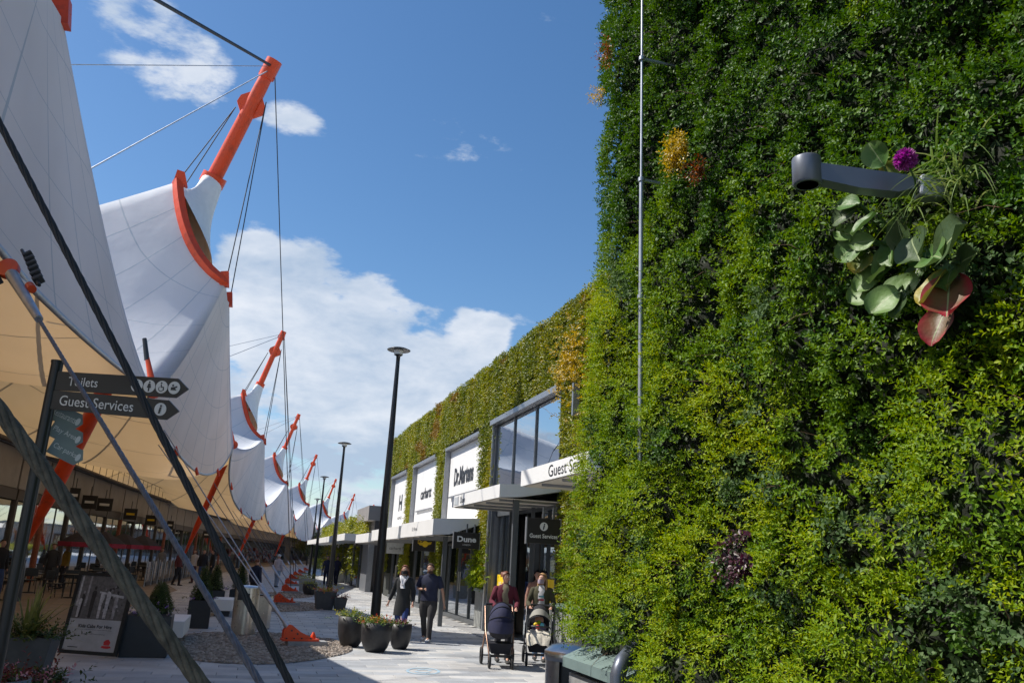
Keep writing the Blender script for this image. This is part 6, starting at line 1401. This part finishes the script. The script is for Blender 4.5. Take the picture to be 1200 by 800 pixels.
    for j in range(9):
        th = j / 8 * 1.75; row = []
        for q in range(20):
            ph = q / 20 * 6.2832; front = max(0, -math.sin(ph)); thm = th * (1 - .62 * front) if hair != 'bald' else th * .6
            row.append(hv(.092 * math.sin(thm) * math.cos(ph), .012 + .112 * math.sin(thm) * math.sin(ph), .058 + .100 * math.cos(thm)) + V3(*(rg.normal(size=3) * .0025)))
        rows.append(row)
    b.grid(rows, closed=True)
    if hair == 'bun': b.sph(hv(-.0, .10, .10), .045)
    if hair == 'long':
        for ph in [.15 + .19 * j for j in range(16)]:
            x = .084 * math.cos(ph); y = .015 + .085 * math.sin(ph)
            if math.sin(ph) < -.2: continue
            b.tube([hv(x, y, .05), hv(x * 1.2, y * 1.05 - .0, -.05), hv(x * 1.28, y * .95 - .02, -.16), hv(x * 1.15, y * .8 - .05, -.26)], [.02, .026, .024, .008], 6)
    if hair == 'cap': b.tube([hv(0, -.05, .10), hv(0, -.15, .085)], [.06, .045], 8)
    b.build('hair' if hair != 'cap' else 'cap', hair_mt, t)
    return t
M['lips'] = mat('lips', (.38, .14, .12), .5)
HB = mat('hair_brown', (.06, .03, .018), .6, var=.3, vscale=40); HR = mat('hair_auburn', (.16, .05, .02), .55, var=.3, vscale=40); HBL = mat('hair_blonde', (.38, .22, .10), .55, var=.35, vscale=40); HK = mat('hair_black', (.015, .012, .01), .5)
# walking pair
A = person('person in dark knee length coat, white hood and black mask walking by the pots', (-2.18, 19.75, 0), R(-6), 1.66, 'coat', fab('charcoal', (.022, .024, .026)), fab('blue_jeans', (.03, .06, .20)), fab('white_shoe', (.7, .7, .7)), SK['mid'], HR, 'long', (V3(.25, .02, 1.15), V3(.27, -.10, .93)), (V3(-.26, .05, 1.15), V3(-.33, .02, .93)), coat=True, mask=fab('black_mask', (.02, .02, .025)), inner=(fab('white_hood', (.62, .62, .66)), 1.22), stride=.16)
b = MB()
for sg in (-1, 1): b.tube([V3(.07 * sg, .05, 1.49), V3(.085 * sg, -.03, 1.49), V3(.055 * sg, -.10, 1.42), V3(.01 * sg, -.145, 1.30)], [.03, .032, .028, .012], 8)
b.build('hood', fab('white_hood', (.62, .62, .66)), A)
B = person('bearded person in navy t-shirt and dark grey trousers walking beside the coat wearer', (-1.62, 20.15, 0), R(-10), 1.74, 'tshirt', fab('navy_shirt', (.022, .026, .055)), fab('dark_grey', (.045, .043, .045)), fab('white_shoe', (.7, .7, .7)), SK['tan'], HB, 'short', (V3(.31, .03, 1.13), V3(.37, -.02, .88)), (V3(-.30, .04, 1.15), V3(-.08, -.24, 1.16)), sleeve='short', wide=1.22, stride=.13, head_down=1)
b = MB(); hc = V3(0, -.06, 1.59); rows = [[hc + V3(.076 * math.sin(q), -.092 * math.cos(q), z_) for q in [-1.3 + .26 * m_ for m_ in range(11)]] for z_ in (-.075, -.05, -.02)]; b.grid(rows); b.build('beard', HB, B)
b = MB(); b.box((-.06, -.30, 1.19), (.07, .012, .14), bev=.004); ph_ = b.build('phone', M['black_paint'], None)
ph_.matrix_world = Matrix.Translation(Vector((-1.62, 20.15, 0))) @ Matrix.Rotation(R(-10), 4, 'Z'); ph_.name = 'phone'; tag(ph_, 'dark phone held in the hand of the navy t-shirt wearer', 'phone')
# two women with pushchairs
C_ = person('person with red hair bun, burgundy jacket and khaki top pushing the tall navy pram', (.12, 16.75, 0), R(6), 1.66, 'jacket', fab('burgundy', (.12, .015, .03)), fab('dark_trouser', (.03, .03, .04)), fab('dark_shoe', (.05, .05, .05)), SK['light'], HR, 'bun', (V3(.26, -.04, 1.16), V3(.20, -.36, 1.06)), (V3(-.27, -.03, 1.16), V3(-.20, -.36, 1.06)), inner=(fab('khaki', (.24, .20, .13)), .92), head_turn=R(38), stride=.08, wide=1.08)
D2 = person('person with long blonde hair, olive jacket and face mask pushing the lower black pushchair', (.86, 17.35, 0), R(-4), 1.66, 'jacket', fab('olive', (.07, .065, .035)), fab('light_jeans', (.12, .20, .33)), fab('dark_shoe', (.05, .05, .05)), SK['light'], HBL, 'long', (V3(.27, -.05, 1.14), V3(.22, -.38, 1.08)), (V3(-.27, -.05, 1.14), V3(-.22, -.38, 1.08)), inner=(fab('white_tee', (.62, .60, .60)), .92), head_turn=R(-30), mask=fab('mauve_mask', (.42, .34, .42)), stride=.08, wide=1.08)
b = MB(); b.grid([[V3(x, -.148 - .0 * x, z_) for x in (-.055, 0, .055)] for z_ in (1.20, 1.235)], smooth=False); b.build('stripe', M['red'], D2)
b = MB(); b.grid([[V3(x, -.150, z_) for x in (-.055, 0, .055)] for z_ in (1.27, 1.30)], smooth=False); b.build('stripe', M['teal'], D2)

def wheel(par, c, r, w_=.04):
    b = MB(); K = 20; P = []
    for k in range(K + 1):
        a = 2 * math.pi * k / K; P.append([Vector(c) + V3(math.cos(q) * w_ * .5, math.cos(a) * (r - .018 + .018 * math.sin(q)), math.sin(a) * (r - .018 + .018 * math.sin(q))) for q in [j * math.pi / 3 for j in range(6)]])
    b.grid(P, closed=True); wh = b.build('wheel', M['tyre'], par)
    b = MB()
    for k in range(5): a = k * 1.2566; b.tube([c, Vector(c) + V3(0, math.cos(a) * (r - .02), math.sin(a) * (r - .02))], .008, 5)
    b.tube([Vector(c) + V3(-w_ * .6, 0, 0), Vector(c) + V3(w_ * .6, 0, 0)], .022, 8); b.build('rim', M['dark_metal'], wh)
def pram(label, p, rz, bassinet):
    t = thing('pushchair', label, 'pushchair', p, rz=rz); fm = M['black_paint']; bronze = mat('bronze_frame_%s' % ('a' if bassinet else 'b'), (.30, .19, .14) if bassinet else (.05, .05, .055), .35, .8)
    for sg in (-1, 1):
        wheel(t, (.20 * sg, -.34, .125), .125, .045); wheel(t, (.29 * sg, .36, .155), .155, .05)
        b = MB(); b.tube([(.20 * sg, -.34, .13), (.22 * sg, -.26, .30), (.26 * sg, .10, .62), (.26 * sg, .42, 1.02)], .016, 8); b.tube([(.29 * sg, .36, .16), (.26 * sg, .10, .62)], .016, 8); b.build('frame_side', bronze, t)
    b = MB(); b.tube([(-.26, .42, 1.02), (-.24, .47, 1.06), (.24, .47, 1.06), (.26, .42, 1.02)], .020, 8); b.build('handle', fm, t)
    b = MB(); b.tube([(-.29, .36, .155), (.29, .36, .155)], .014, 6); b.tube([(-.2, -.3, .2), (.2, -.3, .2)], .014, 6); b.build('axle', fm, t)
    rows = [[V3(x * w_, y, z_) for x, y in ((-1, -.26 * s_), (1, -.26 * s_), (1, .30 * s_), (-1, .30 * s_))] for z_, w_, s_ in ((.24, .16, .85), (.42, .22, 1.0))]
    b = MB(); b.grid(rows, closed=True, smooth=False); b.add(rows[0], [(3, 2, 1, 0)]); b.add(rows[1], [(0, 1, 2, 3)]); b.build('basket', M['navydark'], t)
    if bassinet:
        # bassinet body: lofted oval, hood towards the camera
        rows = []
        for z_, a_, b_ in ((.50, .13, .30), (.53, .18, .38), (.62, .215, .43), (.76, .225, .44)):
            rows.append([V3(math.cos(q) * a_, math.sin(q) * b_ + .0, z_) for q in [j * math.pi / 10 for j in range(20)]])
        b = MB(); b.grid(rows, closed=True); b.add(rows[0], [list(range(20))[::-1]]); b.build('bassinet', M['navydark'], t)
        rows = []
        for j in range(9):
            ph = j / 8 * math.pi * .62; rows.append([V3(math.cos(q) * .232, -.14 + -.30 * math.sin(ph) * math.sin(q) * (1) + .25 * (1 - math.sin(ph) * 1) * math.sin(q) * (-.2), .74 + (.34 * math.cos(ph) if True else 0) * math.sin(q)) for q in [k_ * math.pi / 14 for k_ in range(15)]])
        rows = []
        for j in range(11):
            th = -.15 + j / 10 * 1.95   # angle from front-horizontal up and back
            rows.append([V3(.236 * math.cos(q), -.05 - .36 * math.cos(th) * math.sin(q), .76 + .36 * math.sin(th) * math.sin(q)) * 1.0 for q in [k_ * math.pi / 16 for k_ in range(17)]])
        b = MB(); b.grid(rows); b.build('hood', M['navy'], t)
        for th in (.35, .95, 1.5):
            b = MB(); b.tube([V3(.240 * math.cos(q), -.05 - .365 * math.cos(th) * math.sin(q), .76 + .365 * math.sin(th) * math.sin(q)) for q in [k_ * math.pi / 16 for k_ in range(17)]], .008, 6); b.build('hood_seam', M['navydark'], t)
        rows = [[V3(math.cos(q) * .23 * s_, -.06 + math.sin(q) * .42 * s_, z_) for q in [math.pi + k_ * math.pi / 12 for k_ in range(13)]] for z_, s_ in ((.80, 1.0), (.70, 1.03), (.60, .99))]
        b = MB(); b.grid(rows); b.build('front_apron', M['navy'], t)
    else:
        b = MB(); b.grid([[V3(x, y, z_) for x in (-.19, -.1, .1, .19)] for y, z_ in ((.22, .92), (.16, .72), (.10, .52), (-.12, .47), (-.24, .50))]); b.build('seat', M['navydark'], t)
        rows = []
        for j in range(8):
            th = .45 + j / 7 * 1.5; rows.append([V3(.225 * math.cos(q), .10 - .30 * math.cos(th) * math.sin(q), .72 + .36 * math.sin(th) * math.sin(q)) for q in [k_ * math.pi / 14 for k_ in range(15)]])
        b = MB(); b.grid(rows); b.build('hood', M['navydark'], t)
        rows = [[V3(.228 * math.cos(q), .10 - .31 * math.cos(th) * math.sin(q), .72 + .368 * math.sin(th) * math.sin(q)) for q in [k_ * math.pi / 14 for k_ in range(15)]] for th in (.55, .95)]
        b = MB(); b.grid(rows); b.build('hood_panel', mat('pale_mesh', (.32, .31, .27), .8), t)
        rows = []
        for j in range(7):
            u = j / 6; rows.append([V3(x * (.20 + .03 * math.sin(u * 3)), -.05 - .30 * u + .02 * math.sin(x * 9 + j), .66 - .20 * u * u - .05 * abs(x) - (.18 * max(0, u - .7)) + .015 * math.sin(x * 7 + u * 9)) for x in (-1, -.75, -.5, -.25, 0, .25, .5, .75, 1)])
        b = MB(); b.grid(rows); b.build('blanket', M['cream'], t)
        b = MB(); b.sph((0, .06, .80), .085, 1, .9, 1.1, 12); b.build('child_head', SK['light'], t); b = MB(); b.sph((0, -.0, .68), .13, 1.1, .8, .8, 12); b.build('child_body', mat('toddler_clothes', (.12, .10, .2), .9), t)
        for c, m_ in (((-.06, -.13, .73), M['yellow']), ((-.02, -.15, .69), M['red']), ((.06, -.13, .73), M['teal']), ((.0, -.12, .77), M['leaf_light'])):
            b = MB(); b.sph(c, .038, 1.1, .7, 1, 10); b.build('toy', m_, t)
        b = MB(); b.tube([(-.22, -.02, .66), (-.20, -.22, .70), (.20, -.22, .70), (.22, -.02, .66)], .016, 8); b.build('bumper_bar', fm, t)
    return t
pram('tall navy pram with rounded hood and five spoke wheels', (.06, 16.05, 0), R(6), True)
pram('black pushchair with cream blanket and colourful toy', (.80, 16.65, 0), R(-4), False)

# other visitors
def bystander(label, px, py, H, topc, botc, rz=0, hair=HK, hs='short', group='visitors in the distance', skin='mid', Y=None, stride=.1, coat=False):
    q = atz(px, py, 0) if Y is None else aty(px, py, Y); q.z = 0
    return person(label, q, rz, H, 'jacket', fab('c%02d%02d%02d' % tuple(int(v * 99) for v in topc), topc), fab('c%02d%02d%02d' % tuple(int(v * 99) for v in botc), botc), fab('dark_shoe', (.05, .05, .05)), SK[skin], hair, hs, hands=False, stride=stride, group=group, coat=coat, sub=1)
bystander('person in black walking away by the far shop building', 409, 684, 1.78, (.02, .02, .022), (.02, .02, .025), R(170))
bystander('dark dressed person just left of the second lamp post', 384.5, 655, 1.75, (.03, .03, .06), (.02, .02, .04), R(10), Y=52)
bystander('dark dressed person just right of the second lamp post', 396, 655, 1.75, (.03, .03, .06), (.02, .02, .04), R(-10), Y=54)
bystander('person in black jacket and blue jeans at the left edge', 3, 640, 1.76, (.015, .015, .02), (.05, .09, .22), R(60), Y=26)
bystander('person in white top standing on the shaded terrace', 229, 650, 1.72, (.55, .52, .54), (.08, .03, .04), R(-20), Y=46, hair=HB, hs='long')
bystander('person in black beside the white topped one on the terrace', 239, 650, 1.75, (.02, .02, .02), (.05, .08, .2), R(40), Y=45)
bystander('person in dark red beside the orange mast foot', 211, 650, 1.7, (.10, .02, .02), (.02, .02, .02), R(80), Y=42)
bystander('person in black jacket right of the terrace group', 250, 650, 1.75, (.02, .02, .03), (.02, .02, .03), R(-60), Y=48)
bystander('person with dark backpack and red brown hair near the anchor cables', 302, 655, 1.55, (.02, .025, .05), (.02, .02, .03), R(160), Y=29, hair=HR)
bystander('person with white top, cap and pale jeans beyond the second anchor', 327, 655, 1.7, (.5, .45, .48), (.25, .32, .42), R(170), Y=46, hair=fab('white_cap', (.6, .6, .6)), hs='cap')
bystander('person in dark coat under the arcade left of the parasols', 62, 650, 1.7, (.03, .03, .035), (.03, .03, .04), R(30), Y=33)
bystander('person in mustard top under the arcade by the first parasol', 78, 650, 1.68, (.30, .18, .03), (.03, .03, .04), R(-40), Y=34, hair=HBL, hs='long')
bystander('person in grey under the arcade near the brick column', 190, 650, 1.7, (.2, .2, .21), (.03, .03, .05), R(20), Y=50)
bystander('shop assistant behind the entrance glass against the teal wall', 631, 655, 1.7, (.30, .16, .12), (.02, .02, .02), R(0), Y=23.0 - 2.6, hair=HK, hs='long', group='people inside the shops')
